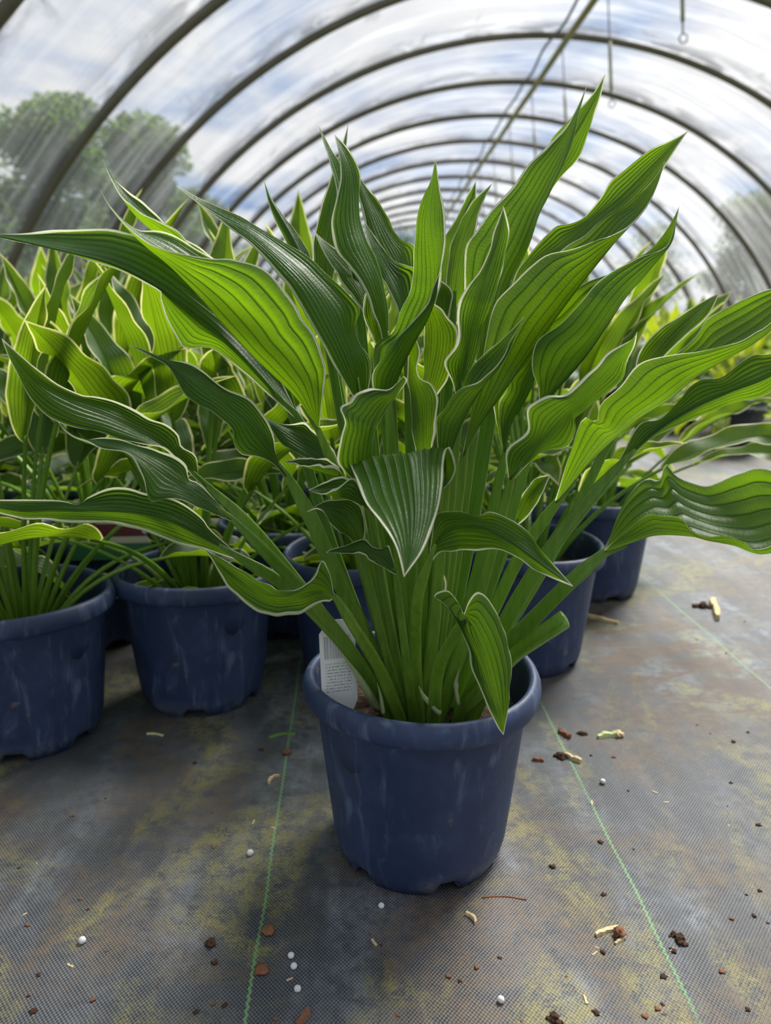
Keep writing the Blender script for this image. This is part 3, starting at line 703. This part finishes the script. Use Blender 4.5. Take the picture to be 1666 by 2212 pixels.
L([(1335,1000),(1360,950),(1386,914),(1426,905),(1466,865),(1491,833),(1520,818),(1559,818),(1599,782),(1631,764),(1666,763),(1790,735)], [(1338,1005),(1420,930),(1500,880),(1580,845),(1666,812),(1790,735)], [(1342,1008),(1412,947),(1473,916),(1534,891),(1599,869),(1666,845),(1790,735)], [-4,-4,-4], 1.5, 1.5, pet=[(1338,1005),(1250,1105,-4),(1170,1215,-4),(1090,1350,-3.5),(985,1535,-2)], prad=1.35)
L([(1098,1035),(1093,990),(1102,963),(1140,934),(1138,887),(1150,870),(1185,858),(1221,855),(1246,833),(1282,797),(1311,764),(1368,732),(1377,716)], [(1103,1040),(1140,990),(1180,940),(1225,890),(1270,845),(1320,790),(1350,755),(1377,716)], [(1110,1038),(1152,990),(1185,972),(1224,968),(1239,952),(1247,926),(1242,901),(1268,883),(1300,858),(1325,840),(1352,815),(1354,782),(1372,746),(1377,716)], [-7,-9,-9], -1, 1.5)
L([(955,1010),(970,920),(995,836),(1012,801),(1038,771),(1069,747),(1094,721),(1116,702),(1133,683)], [(965,1015),(985,950),(1007,900),(1037,848),(1072,803),(1096,763),(1113,724),(1133,683)], [(950,1010),(942,924),(944,900),(956,881),(971,859),(993,842),(1030,827),(1060,803),(1084,773),(1103,738),(1116,715),(1133,683)], [-6,-7,-7], 1.6, -1.6)
L([(1303,1187),(1318,1158),(1340,1101),(1365,1061),(1397,1034),(1426,1036),(1439,1000),(1462,1025),(1491,1043),(1523,1052),(1556,1040),(1599,1022),(1666,1014),(1830,1090)], [(1306,1194),(1368,1172),(1419,1157),(1498,1160),(1580,1176),(1666,1191),(1830,1105)], [(1304,1190),(1340,1155),(1365,1133),(1401,1108),(1426,1112),(1469,1119),(1491,1148),(1520,1156),(1563,1153),(1606,1169),(1649,1184),(1830,1105)], [-8,-9,-9], 5, -2.5, pet=[(1306,1194),(1230,1260,-8),(1150,1340,-6.5),(1090,1405,-5),(1000,1535,-2.5)], prad=1.35)
# left hand leaves
L([(455,1050),(430,1030),(424,985),(392,965),(386,940),(360,918),(323,907),(296,890),(255,868),(208,857),(175,853),(124,830),(87,803),(50,772),(3,730)], [(455,1056),(400,1005),(330,948),(250,905),(160,870),(90,832),(40,782),(3,730)], [(448,1060),(400,1012),(356,969),(302,958),(222,937),(161,925),(124,911),(94,893),(64,856),(37,809),(20,776),(3,730)], [-3,-6,-11], 1, -1.5, pet=[(455,1056),(545,1140,-3),(640,1255,-2.5),(740,1390,-2),(855,1540,-1)], prad=1.15)
L([(502,1118),(455,1070),(427,1041),(407,1035),(400,1008),(376,988),(339,972),(303,964),(252,949),(188,949),(145,935),(124,909)], [(505,1124),(440,1075),(380,1040),(330,1005),(280,975),(220,960),(160,942),(124,909)], [(500,1127),(440,1102),(385,1080),(363,1076),(329,1084),(316,1066),(306,1025),(289,991),(269,975),(235,968),(168,948),(140,930),(124,909)], [-8,-9,-9], 1.5, -2, pet=[(505,1124),(585,1205,-7.5),(660,1285,-6),(760,1410,-4),(865,1540,-2)], prad=1.1)
L([(520,1200),(470,1160),(450,1140),(437,1119),(403,1092),(370,1077),(313,1066),(279,1056),(235,1056),(188,1075),(171,1090),(128,1082),(0,1080),(-70,1088)], [(522,1207),(450,1165),(380,1130),(300,1108),(210,1102),(130,1098),(60,1102),(0,1097),(-70,1088)], [(518,1212),(437,1187),(378,1169),(294,1141),(210,1128),(126,1125),(55,1122),(0,1110),(-70,1088)], [-6,-7,-8], 1, 1.2, pet=[(522,1207),(610,1262,-5.5),(700,1345,-5),(780,1440,-4),(870,1545,-3)], prad=1.15)
L([(625,1030),(597,985),(592,941),(568,901),(547,869),(524,853),(491,843),(464,823),(437,803),(407,786),(350,772),(302,752),(279,746)], [(626,1036),(580,970),(540,915),(495,875),(450,840),(410,810),(360,780),(310,757),(279,746)], [(618,1032),(590,1002),(554,987),(522,982),(507,959),(500,928),(457,890),(423,873),(400,853),(383,823),(363,793),(336,776),(300,756),(279,746)], [-4,-6,-6], 1.2, -1.2, pet=[(626,1036),(672,1120,-4),(712,1210,-4),(775,1345,-3),(870,1540,-1.5)], prad=1.45)
L([(722,1283),(714,1244),(697,1208),(684,1236),(668,1256),(630,1275),(601,1277),(580,1261),(525,1231),(462,1197),(437,1181)], [(723,1288),(690,1277),(650,1287),(600,1292),(550,1272),(500,1237),(462,1206),(437,1181)], [(722,1292),(712,1300),(700,1299),(676,1306),(651,1325),(617,1328),(584,1329),(525,1299),(491,1266),(462,1215),(437,1181)], [-10,-11,-12], -2.2, 0.8, pet=[(723,1288),(768,1360,-9),(825,1455,-6),(880,1545,-3)], prad=1.0)
# small ones beside the drooping leaf
L([(800,1090),(775,1048),(752,1036),(740,1030),(716,1035),(692,1047),(666,1058)], [(800,1100),(764,1083),(726,1071),(700,1067),(666,1058)], [(795,1095),(764,1032),(735,1052),(706,1065),(680,1064),(666,1058)], [-8,-9], 1.2, -1.0, prad=0.7)
L([(785,1178),(790,1130),(781,1100),(774,1088),(754,1078),(723,1080),(692,1088),(661,1107)], [(780,1182),(765,1140),(745,1112),(715,1098),(690,1097),(661,1107)], [(772,1182),(754,1162),(726,1143),(709,1126),(698,1103),(680,1099),(661,1107)], [-8,-10], 1, -1, prad=0.7)
L([(855,1232),(841,1180),(826,1186),(805,1185),(790,1164),(774,1167),(745,1180),(716,1186),(704,1194)], [(858,1238),(830,1205),(800,1192),(770,1188),(740,1188),(704,1194)], [(855,1242),(820,1222),(800,1210),(788,1197),(745,1195),(704,1194)], [-9,-11], 1, -1, prad=0.7)
L([(940,1300),(935,1260),(938,1217)], [(950,1302),(950,1255),(938,1217)], [(960,1300),(965,1258),(954,1233),(938,1217)], [-4,-4], 0, 0, prad=0.7)
L([(775,1050),(732,1000),(735,950),(745,915),(738,882),(756,870),(770,850),(798,840),(837,842),(853,832),(872,812)], [(790,1052),(792,980),(797,940),(808,905),(828,875),(852,850),(872,812)], [(800,1050),(803,996),(806,956),(816,915),(840,878),(862,848),(880,822),(872,812)], [-8,-9,-8], -1.5, 1.2)
# the drooping leaf in the middle
L([(880,1135),(820,1060),(765,1005),(753,997),(768,1030),(790,1085),(822,1128),(855,1180),(873,1247)], [(885,1138),(880,1050),(878,994),(880,979),(887,1000),(895,1060),(897,1117),(890,1180),(873,1247)], [(890,1135),(955,1064),(985,1020),(970,962),(958,1002),(956,1045),(942,1117),(915,1185),(873,1247)], [-6,-6.5,-7.5,-9.5,-11.5,-14,-16.2,-18,-19.5], 1.0, 1.0, pet=[(885,1138,-7),(890,1260,-5.5),(898,1400,-3),(905,1540,-1.5)], idx=True)
L([(925,1212),(935,1150),(943,1110),(995,1106),(1030,1112),(1060,1105),(1101,1121),(1147,1152),(1174,1193),(1239,1267)], [(925,1218),(945,1168),(975,1142),(1010,1136),(1045,1140),(1075,1155),(1110,1175),(1145,1200),(1185,1230),(1239,1267)], [(928,1222),(950,1195),(985,1192),(1010,1190),(1040,1188),(1076,1188),(1112,1203),(1150,1226),(1190,1248),(1239,1267)], [-10,-11,-13,-15,-16], 1.5, 0.5, pet=[(925,1218,-10),(903,1290,-8.5),(897,1400,-5),(905,1545,-3)], idx=True)
L([(1000,1325),(985,1292),(965,1275),(936,1288),(965,1310),(990,1350),(1012,1400),(1020,1440),(1036,1488),(1057,1534),(1076,1572),(1088,1588)], [(1003,1328),(1012,1340),(1025,1370),(1038,1410),(1050,1450),(1065,1500),(1080,1550),(1088,1588)], [(1003,1325),(1015,1297),(1035,1278),(1057,1300),(1076,1323),(1090,1355),(1101,1396),(1105,1447),(1103,1499),(1096,1545),(1088,1588)], [-12,-13.5,-15,-16], 1.5, -0.8, pet=[(1003,1328,-12),(975,1385,-10),(945,1460,-7),(935,1545,-4)])
for i, (E1, Mp, E2, d, e1, e2, k) in enumerate(LV): hero_leaf(E1, Mp, E2, d, e1, e2, seed=i, **k)

# extra stalk cut short, and pale shoots at the soil
Q = resample([P3(1219, 1338, -9), P3(1160, 1378, -8), P3(1100, 1425, -6), P3(1030, 1500, -4), P3(985, 1545, -3)], 20)
Q[-1].z = 0.12
v, f = tube_geo([q - HERO for q in Q], [0.0072 - 0.0012 * i / 20 for i in range(21)], 14, flat=0.75, groove=0.75, up=(UP * 0.8 - FWD * 0.6).normalized())
cs = link('cut_stalk', stalk_mesh('cut_stalk', v, f, 14, M['stalk']), hero); cs['label'] = 'leaf stalk cut off short above the pot rim'
for (pts, r) in (([(950, 1540, -5.5), (930, 1520, -5.5), (915, 1503, -5.6), (905, 1482, -5.8)], 0.0042), ([(828, 1540, -5), (822, 1500, -5), (815, 1475, -5)], 0.003), ([(990, 1520, -4), (985, 1480, -4), (992, 1445, -4.2)], 0.003), ([(815, 1530, -3.5), (775, 1462, -4.6), (735, 1408, -5.5)], 0.0055)):
    Q = resample([P3(*p) for p in pts], 14)
    v, f = tube_geo([q - HERO for q in Q], [r * (1 - 0.92 * (i / 14) ** 2) for i in range(15)], 8, flat=0.6)
    s_ = link('shoot', mesh('shoot', v, f, M['bud']), hero)

# plant label stuck in the pot
def plate(name, outline, th, mat):
    v = [(x, -th / 2, z) for x, z in outline] + [(x, th / 2, z) for x, z in outline]; n = len(outline)
    f = [tuple(range(n)), tuple(range(2 * n - 1, n - 1, -1))] + [(i, i + n, (i + 1) % n + n, (i + 1) % n) for i in range(n)]
    return mesh(name, v, f, mat, smooth=False)
tb = P3(735, 1505, -4.0)
tago = link('plant_label', plate('plant_label', [(-0.010, -0.006), (0.010, -0.006), (0.0145, 0.004), (0.0145, 0.058), (0.010, 0.068), (0.006, 0.073), (-0.006, 0.073), (-0.0145, 0.062), (-0.0145, 0.0)], 0.0007, M['tag']), None, tb + Vector((0, 0, -0.008)))
tago.rotation_euler = (math.radians(-4), math.radians(-1), math.radians(12))
tag(tago, 'white plastic plant label with barcode stuck inside the rim of the blue pot', 'label')

# ------------------------------------------------------------------ neighbouring hostas
def bg_leaf(seed, el0, lp, lb, wd, droop, fold, twist=0.0, hi=False, mat='leaf_bg', side_bend=0.0):
    """stalk from the origin in the XZ plane, then the blade"""
    rnd = random.Random(seed)
    nu, nt = (16, 32) if hi else (9, 22)
    pts, ang = [Vector((0, 0, 0))], []
    el = el0; n1 = 8; ds = lp / n1; yaw = 0
    for i in range(n1):
        el -= math.radians(droop * 0.10); yaw += side_bend * 0.02
        pts.append(pts[-1] + Vector((math.cos(el) * math.cos(yaw), math.cos(el) * math.sin(yaw), math.sin(el))) * ds)
    stalk = list(pts)
    mid = [pts[-1]]; dirs = []
    ds = lb / nt
    for i in range(nt + 1):
        t = i / nt
        el -= math.radians(droop) / nt * (0.5 + 1.2 * t); yaw += side_bend / nt
        d = Vector((math.cos(el) * math.cos(yaw), math.cos(el) * math.sin(yaw), math.sin(el))); dirs.append(d)
        if i < nt: mid.append(mid[-1] + d * ds)
    E1, E2 = [], []
    k = max(t ** 0.62 * (1 - t) ** 1.05 for t in [j / 50 for j in range(51)])
    p1, p2 = rnd.uniform(0, 6), rnd.uniform(0, 6)
    for i in range(nt + 1):
        t = i / nt; d = dirs[i]
        s = d.cross(Vector((0, 0, 1)));
        if s.length < 1e-3: s = Vector((0, -1, 0))
        s.normalize(); nn = s.cross(d)
        tw = twist * t; s2 = s * math.cos(tw) + nn * math.sin(tw); n2 = nn * math.cos(tw) - s * math.sin(tw)
        w = wd * (t ** 0.62 * (1 - t) ** 1.05) / k
        fo = fold * (1 - 0.35 * t)
        wv1 = 0.10 * math.sin(t * 13 + p1) + 0.06 * math.sin(t * 24 + p2); wv2 = 0.10 * math.sin(t * 12 + p2) + 0.06 * math.sin(t * 27 + p1)
        E1.append(mid[i] + (-s2 * math.cos(fo + wv1) + n2 * math.sin(fo + wv1 * 2)) * w)
        E2.append(mid[i] + (s2 * math.cos(fo + wv2) + n2 * math.sin(fo + wv2 * 2)) * w)
    V, F, U, D = leaf_mesh('leaf', mid, E1, E2, None, nu=nu, nt=nt, seed=seed, wave=0.003, corr=0.0003, veins=6)
    mi = [0] * len(F)
    st = resample(stalk + [mid[2]], 8)
    tv, tf = tube_geo(st, [0.0050 - 0.0022 * i / 8 for i in range(9)], 6, flat=0.8, cap=False, off=len(V))
    V += tv; F += tf; U += [(0.5, 0)] * len(tv); D += [1.0] * len(tv); mi += [1] * len(tf)
    return finish_leaf('leaf', V, F, U, D, [M[mat], M['stalk']], mi)
def variants(mat, base, hi):
    R = random.Random(base); out = []
    for i in range(14):
        c = i % 7
        el = math.radians([86, 80, 72, 64, 56, 46, 36][c] + R.uniform(-4, 4))
        lp = [0.27, 0.26, 0.24, 0.21, 0.18, 0.14, 0.10][c] * R.uniform(0.9, 1.1)
        lb = [0.21, 0.22, 0.22, 0.21, 0.20, 0.18, 0.15][c] * R.uniform(0.9, 1.1)
        wd = R.uniform(0.024, 0.036)
        dr = [10, 18, 28, 40, 55, 62, 60][c] * R.uniform(0.6, 1.35)
        out.append(bg_leaf(base + i, el, lp, lb, wd, dr, math.radians(R.uniform(18, 50)), R.uniform(-0.9, 0.9), hi, mat, R.uniform(-0.4, 0.4)))
    return out
BGV = variants('leaf_bg', 100, True)
GLV = variants('leaf_gold', 200, False)
POTS = [pot_mesh(M['pot'], math.radians(a), True, s) for a, s in ((-80, 1), (-60, 2), (-100, 3))]
POTB = pot_mesh(M['pot_black'], math.radians(-70), False, 4)
def add_plant(P, rz, sc_, seed, label, group, vs_, pot, nl=27, cat='potted plant', joined=None, name='potted_hosta', front=0):
    R = random.Random(seed)
    e = empty(name, P, rz); tag(e, label, cat, group)
    link('pot', pot, e)
    if joined is None: link('soil', SOIL, e)
    if joined is not None:
        fo = link('foliage', joined, e, (0, 0, 0.115)); fo.scale = (sc_,) * 3; return e
    for i in range(nl):
        c = (i * 7) // nl
        me = vs_[c + 7 * R.randint(0, 1)]
        o = link('leaf', me, e)
        a = i * 2.39996 + R.uniform(-0.4, 0.4)
        if c >= 4 and front == 1 and math.sin(a + rz) < 0.15: a = R.uniform(0.15, 2.95) - rz
        if c >= 4 and front == 2: a = R.uniform(0.9 if c == 4 else 1.6, 2.9) - rz
        r = 0.008 + 0.030 * (c / 6)
        o.location = (r * math.cos(a), r * math.sin(a), 0.118)
        s = sc_ * R.uniform(0.86, 1.12); o.scale = (s, s, s)
        o.rotation_euler = (R.uniform(-0.1, 0.1), R.uniform(-0.12, 0.12), a)
    return e
def joined_foliage(vs_, seed, nl=24):
    R = random.Random(seed); V, F, U, D, mi = [], [], [], [], []
    for i in range(nl):
        c = (i * 7) // nl; me = vs_[c + 7 * R.randint(0, 1)]
        a = i * 2.39996 + R.uniform(-0.4, 0.4); r = 0.008 + 0.03 * (c / 6); s = R.uniform(0.86, 1.12)
        mx = Matrix.Translation((r * math.cos(a), r * math.sin(a), 0)) @ Matrix.Rotation(a, 4, 'Z') @ Matrix.Rotation(R.uniform(-0.12, 0.12), 4, 'Y') @ Matrix.Scale(s, 4)
        off = len(V); V += [mx @ v.co for v in me.vertices]
        uvm = [(0, 0)] * len(me.vertices)
        for lp in me.loops: uvm[lp.vertex_index] = tuple(me.uv_layers[0].data[lp.index].uv)
        U += uvm; D += [x.value for x in me.attributes['edge'].data]
        for p in me.polygons: F.append(tuple(off + q for q in p.vertices)); mi.append(p.material_index)
    return finish_leaf('foliage', V, F, U, D, list(vs_[0].materials), mi)

placed = [HERO]
def base_at(px, Fd):
    """floor point under pixel column px at camera distance Fd (pot axis)"""
    p = pix(px, 1300, Fd); return Vector((p.x, p.y, 0))
near = [
    (43, 0.800, 0.86, 'hosta in a dark blue pot at the front corner of the crowded block'),
    (430, 0.897, 0.86, 'hosta in a dark blue pot with scuffed brown marks, second in the front row'),
    (775, 0.965, 0.86, 'hosta in a blue pot directly behind the large one that stands alone'),
    (1138, 1.000, 0.88, 'hosta in a blue pot on the aisle edge behind the large one, bright rim showing'),
    (1277, 1.285, 0.92, 'hosta in a blue pot on the aisle edge, second behind the large one'),
    (218, 1.090, 1.00, 'hosta in a blue pot with a red and green label, behind the two front pots'),
    (620, 1.130, 0.95, 'hosta in a blue pot wedged in the second row behind the front pots'),
    (1130, 1.300, 0.92, 'hosta in a blue pot just inside the aisle edge row'),
]
for i, (px, Fd, s, lab) in enumerate(near):
    P = base_at(px, Fd); placed.append(P)
    add_plant(P, i * 1.1 + (1.9 if i == 0 else 0.4), s, 40 + i, lab, None, BGV, POTS[i % 3], nl=32, front=2 if i in (3, 4) else 1)
# label on the pot behind
tp = pix(240, 1190, 1.085 - 0.092)
t2 = link('plant_label', plate('plant_label', [(0.055 * math.cos(a), 0.040 * math.sin(a) if math.sin(a) > -0.1 else -0.012) for a in [2 * math.pi * i / 24 for i in range(24)]], 0.0009, M['tag_red']), None, tp)
t2.rotation_euler = (math.radians(-8), 0, math.radians(4))
tag(t2, 'rounded plant label with red and green bands on a pot behind the front row', 'label')

R = random.Random(5); cnt = 0
JB = [joined_foliage(BGV, 300 + i) for i in range(3)]; JG = [joined_foliage(GLV, 320 + i, 22) for i in range(3)]
rows = []
y = 1.02; r_ = 0
while y < 5.2:
    x = -2.15 + (0.115 if r_ % 2 else 0)
    while x < 0.30 + 0.06 * y:
        rows.append((x + R.uniform(-0.015, 0.015), y + R.uniform(-0.015, 0.015))); x += 0.228
    y += 0.218; r_ += 1
rows = [(-0.66 - 0.235 * i, 0.79) for i in range(3)] + rows
for (x, y) in rows:
    P = Vector((x, y, 0))
    if any((P - q).length < 0.208 for q in placed): continue
    if P.x < -1.62: continue
    u, w_ = toPix(P + Vector((0, 0, 0.3)))
    if u < (-1000 if y < 1.7 else -230) or u > 1900: continue
    placed.append(P)
    if y < 3.0:
        add_plant(P, R.uniform(0, 6.28), R.uniform(0.90, 1.06), 500 + cnt, 'leafy hosta with yellow edged leaves in the packed block behind the front pots', 'hostas packed behind the front row', BGV, POTS[cnt % 3], nl=26, front=1 if y < 0.9 else 0)
    else:
        add_plant(P, R.uniform(0, 6.28), R.uniform(0.90, 1.06), 500 + cnt, 'distant hosta in the far rows of the packed block', 'hostas in the far rows of the block', BGV, POTS[cnt % 3], joined=JB[cnt % 3])
    cnt += 1
# golden plants in black pots across the aisle
y = 2.75; r_ = 0
while y < 8.0:
    x = 1.32 + (0.15 if r_ % 2 else 0) + 0.02 * (y - 2.75)
    while x < 4.6:
        P = Vector((x + R.uniform(-0.03, 0.03), y + R.uniform(-0.03, 0.03), 0)); u, w_ = toPix(P + Vector((0, 0, 0.3)))
        if u < 1780:
            gold = (R.random() < 0.72)
            if y < 4.6 and gold:
                add_plant(P, R.uniform(0, 6.28), R.uniform(0.70, 0.92), 900 + cnt, 'golden leaved plant in a black pot at the front of the block across the aisle', 'golden plants across the aisle', GLV, POTB, nl=22, name='potted_golden_hosta')
            elif y < 4.6:
                add_plant(P, R.uniform(0, 6.28), R.uniform(0.80, 0.98), 900 + cnt, 'green leaved hosta among the golden plants across the aisle', 'green hostas across the aisle', BGV, POTB, nl=22)
            else:
                add_plant(P, R.uniform(0, 6.28), R.uniform(0.70, 0.95), 900 + cnt, 'distant golden plant in the far rows across the aisle', 'golden plants in far rows across the aisle', GLV, POTB, joined=JG[cnt % 3], name='potted_golden_hosta')
            cnt += 1
        x += 0.30
    y += 0.30; r_ += 1

# ------------------------------------------------------------------ litter on the fabric
def chip_mesh(L_, w_, h_, mat, seed, bend=0.0):
    R2 = random.Random(seed); n = 6; v, f = [], []
    for i in range(n + 1):
        t = i / n; ww = w_ * (1 + R2.uniform(-0.25, 0.2)) * (0.75 if i in (0, n) else 1); hh = h_ * (1 + R2.uniform(-0.3, 0.2))
        x = (t - 0.5) * L_; y0 = bend * math.sin(math.pi * t) * L_ + R2.uniform(-0.08, 0.08) * w_
        v += [(x, y0 - ww / 2, 0), (x, y0 + ww / 2, 0), (x, y0 + ww * 0.35, hh), (x, y0 - ww * 0.35, hh)]
    for i in range(n):
        for k in range(4):
            a = i * 4 + k; b = i * 4 + (k + 1) % 4; f.append((a, b, b + 4, a + 4))
    f += [(3, 2, 1, 0), (n * 4, n * 4 + 1, n * 4 + 2, n * 4 + 3)]
    return mesh('chip', v, f, mat, smooth=False)
def lump_mesh(r, mat, seed, rough=0.75, flat_=0.6):
    bm = bmesh.new(); bmesh.ops.create_icosphere(bm, subdivisions=3 if r > 0.004 else 2, radius=r)
    for vv in bm.verts:
        q = vv.co / r * 1.6 + Vector((seed * 3.1, 0, 0)); vv.co *= 1 + rough * mnoise.noise(q) + rough * 0.6 * mnoise.noise(q * 3)
        vv.co.z *= flat_
    zmin = min(vv.co.z for vv in bm.verts)
    for vv in bm.verts: vv.co.z -= zmin * 0.92
    me = bpy.data.meshes.new('lump'); bm.to_mesh(me); bm.free(); me.materials.append(mat)
    me.polygons.foreach_set('use_smooth', [True] * len(me.polygons)); return me
def cluster_mesh(r, mat, seed, n=9):
    R2 = random.Random(seed); bm = bmesh.new()
    for i in range(n):
        a = R2.uniform(0, 6.283); d = r * (0 if i == 0 else R2.uniform(0.3, 1.15)); rr = r * (0.55 if i == 0 else R2.uniform(0.14, 0.38))
        g0 = bmesh.ops.create_icosphere(bm, subdivisions=2, radius=rr)['verts']
        for vv in g0:
            q = vv.co / rr * 1.7 + Vector((seed * 3.1 + i * 7, 0, 0)); vv.co *= 1 + 0.7 * mnoise.noise(q); vv.co.z *= 0.7
            vv.co += Vector((d * math.cos(a), d * math.sin(a) * 0.7, rr * 0.45))
    me = bpy.data.meshes.new('clump'); bm.to_mesh(me); bm.free(); me.materials.append(mat); return me
def put(name, me, px, py, ang, label, cat, group=None):
    P = ground(px, py); o = link(name, me, None, (P.x, P.y, -0.0003)); o.rotation_euler = (0, 0, math.radians(ang)); tag(o, label, cat, group); return o
put('wood_stick', chip_mesh(0.095, 0.012, 0.009, M['wood'], 1), 1545, 1318, 71, 'straight pale wood stick lying in the aisle beside a dark clump', 'wood chip')
put('soil_clump', cluster_mesh(0.014, M['clump'], 2), 1518, 1312, 20, 'dark soil clump touching the pale wood stick in the aisle', 'soil clump')
put('straw_piece', chip_mesh(0.055, 0.007, 0.005, M['wood'], 3), 1300, 1340, -42, 'pale straw piece at the foot of the blue pot by the aisle', 'straw')
put('stem_snippet', chip_mesh(0.026, 0.007, 0.005, M['snip'], 4, 0.1), 1315, 1592, 8, 'pale green stem snippet with frayed end beside the large pot', 'plant scrap')
put('stem_snippet', lump_mesh(0.005, M['wood'], 5), 1337, 1590, 0, 'frayed pale scrap at the end of the green stem snippet', 'plant scrap')
put('soil_clump', cluster_mesh(0.0085, M['clump'], 6), 1212, 1636, 0, 'dark soil clump on the green thread beside the large pot', 'soil clump')
put('bark_piece', chip_mesh(0.020, 0.006, 0.005, M['wood'], 7), 1238, 1640, -48, 'tan splinter leaning on the soil clump by the green thread', 'bark')
put('bark_piece', chip_mesh(0.018, 0.006, 0.005, M['bark'], 8), 1220, 1588, -60, 'reddish bark splinter near the rim side of the large pot', 'bark')
put('soil_clump', cluster_mesh(0.0062, M['clump'], 9), 1257, 1586, 0, 'small round brown soil clump beside the reddish splinter', 'soil clump')
put('wood_chip', chip_mesh(0.021, 0.0045, 0.003, M['wood'], 10, 0.06), 1312, 2014, 20, 'pale split wood chip lying between the pot and the green thread', 'wood chip')
put('bark_piece', lump_mesh(0.0042, M['bark'], 11), 1337, 2020, 0, 'brown bark crumb beside the pale split wood chip', 'bark')
put('wood_chip', chip_mesh(0.010, 0.003, 0.002, M['wood'], 12), 1338, 2033, 35, 'short pale sliver under the split wood chip', 'wood chip')
put('bark_piece', chip_mesh(0.014, 0.0055, 0.003, M['bark'], 13), 655, 2200, 62, 'long red brown bark sliver at the near edge of the fabric', 'bark')
put('bark_piece', lump_mesh(0.0050, M['bark'], 14, 0.3, 0.4), 565, 2098, 0, 'flat red bark flake lying on the green thread', 'bark')
put('bark_piece', lump_mesh(0.0050, M['bark'], 15, 0.3, 0.4), 580, 2012, 0, 'flat red bark flake just off the green thread', 'bark')
put('soil_clump', cluster_mesh(0.0062, M['clump'], 16), 457, 2042, 0, 'dark crumbly soil clump on the muddy patch', 'soil clump')
put('soil_clump', cluster_mesh(0.0072, M['clump'], 17), 1470, 2030, 0, 'loose dark soil crumbs beside the far green thread', 'soil clump')
put('soil_clump', cluster_mesh(0.0062, M['clump'], 18), 1198, 2200, 0, 'brown soil crumb at the near edge of the fabric', 'soil clump')
put('root_strand', chip_mesh(0.036, 0.0017, 0.0012, M['bark'], 19, 0.08), 1090, 1942, -5, 'thin brown root strand poking out from under the large pot', 'root')
put('weed_scrap', chip_mesh(0.030, 0.0035, 0.002, M['weed'], 20, 0.12), 610, 1590, 14, 'small green weed scrap lying in the shade behind the large pot', 'plant scrap')
put('weed_scrap', chip_mesh(0.020, 0.0035, 0.002, M['snip'], 21, 0.12), 335, 1588, -12, 'dry plant scrap in front of the second front pot', 'plant scrap')
put('bark_piece', lump_mesh(0.0042, M['bark'], 22, 0.3, 0.6), 620, 1628, 0, 'small brown pebble of bark at the head of the green thread', 'bark')
put('dry_petal', chip_mesh(0.017, 0.004, 0.003, M['wood'], 23, 0.25), 592, 1685, 60, 'curled tan plant scrap beside the green thread', 'plant scrap')
put('wood_chip', chip_mesh(0.012, 0.0035, 0.003, M['wood'], 24, 0.15), 1018, 1985, -60, 'thin curved straw on the fabric in front of the pot', 'straw')
put('bark_piece', chip_mesh(0.012, 0.0055, 0.003, M['bark'], 25), 1163, 1643, -10, 'small red bark chip touching the side of the large pot', 'bark')
for i, (x, y) in enumerate([(629, 2068), (635, 2091), (643, 2140), (1082, 2164), (824, 1960), (1302, 1692), (178, 2036), (541, 1846)]):
    put('perlite_bead', lump_mesh(0.0026 if i < 5 else 0.0030, M['perlite'], 40 + i, 0.12, 0.9), x, y, 0, 'tiny white perlite bead lying on the ground fabric', 'perlite', 'perlite beads on the fabric')
R = random.Random(77)
CH = [lump_mesh(0.0022, M['bark'], 60 + i, 0.9, 0.5) for i in range(4)] + [chip_mesh(0.008, 0.0025, 0.002, M['wood'], 70 + i) for i in range(3)] + [lump_mesh(0.0026, M['clump'], 80 + i, 1.1, 0.5) for i in range(4)]
for i in range(130):
    x, y = R.uniform(0, 1660), 1240 + 970 * R.random() ** 0.8
    if x < 1180 and y < 1560: continue
    P = ground(x, y)
    if any((Vector((P.x, P.y, 0)) - q).length < 0.115 for q in placed): continue
    ci = R.randrange(len(CH)); me = CH[ci]; kd = ('bark', 'wood', 'soil')[0 if ci < 4 else 1 if ci < 7 else 2]
    o = link(kd + '_crumb', me, None, (P.x, P.y, -0.0003)); o.rotation_euler = (0, 0, R.uniform(0, 6.28)); s = R.uniform(0.35, 0.95); o.scale = (s, s, s * 0.7)
    tag(o, {'bark': 'tiny reddish bark crumb lying loose on the ground fabric', 'wood': 'tiny pale wood sliver lying loose on the ground fabric', 'soil': 'tiny dark soil crumb lying loose on the ground fabric'}[kd], 'crumb', {'bark': 'bark crumbs on the fabric', 'wood': 'wood slivers on the fabric', 'soil': 'soil crumbs on the fabric'}[kd])
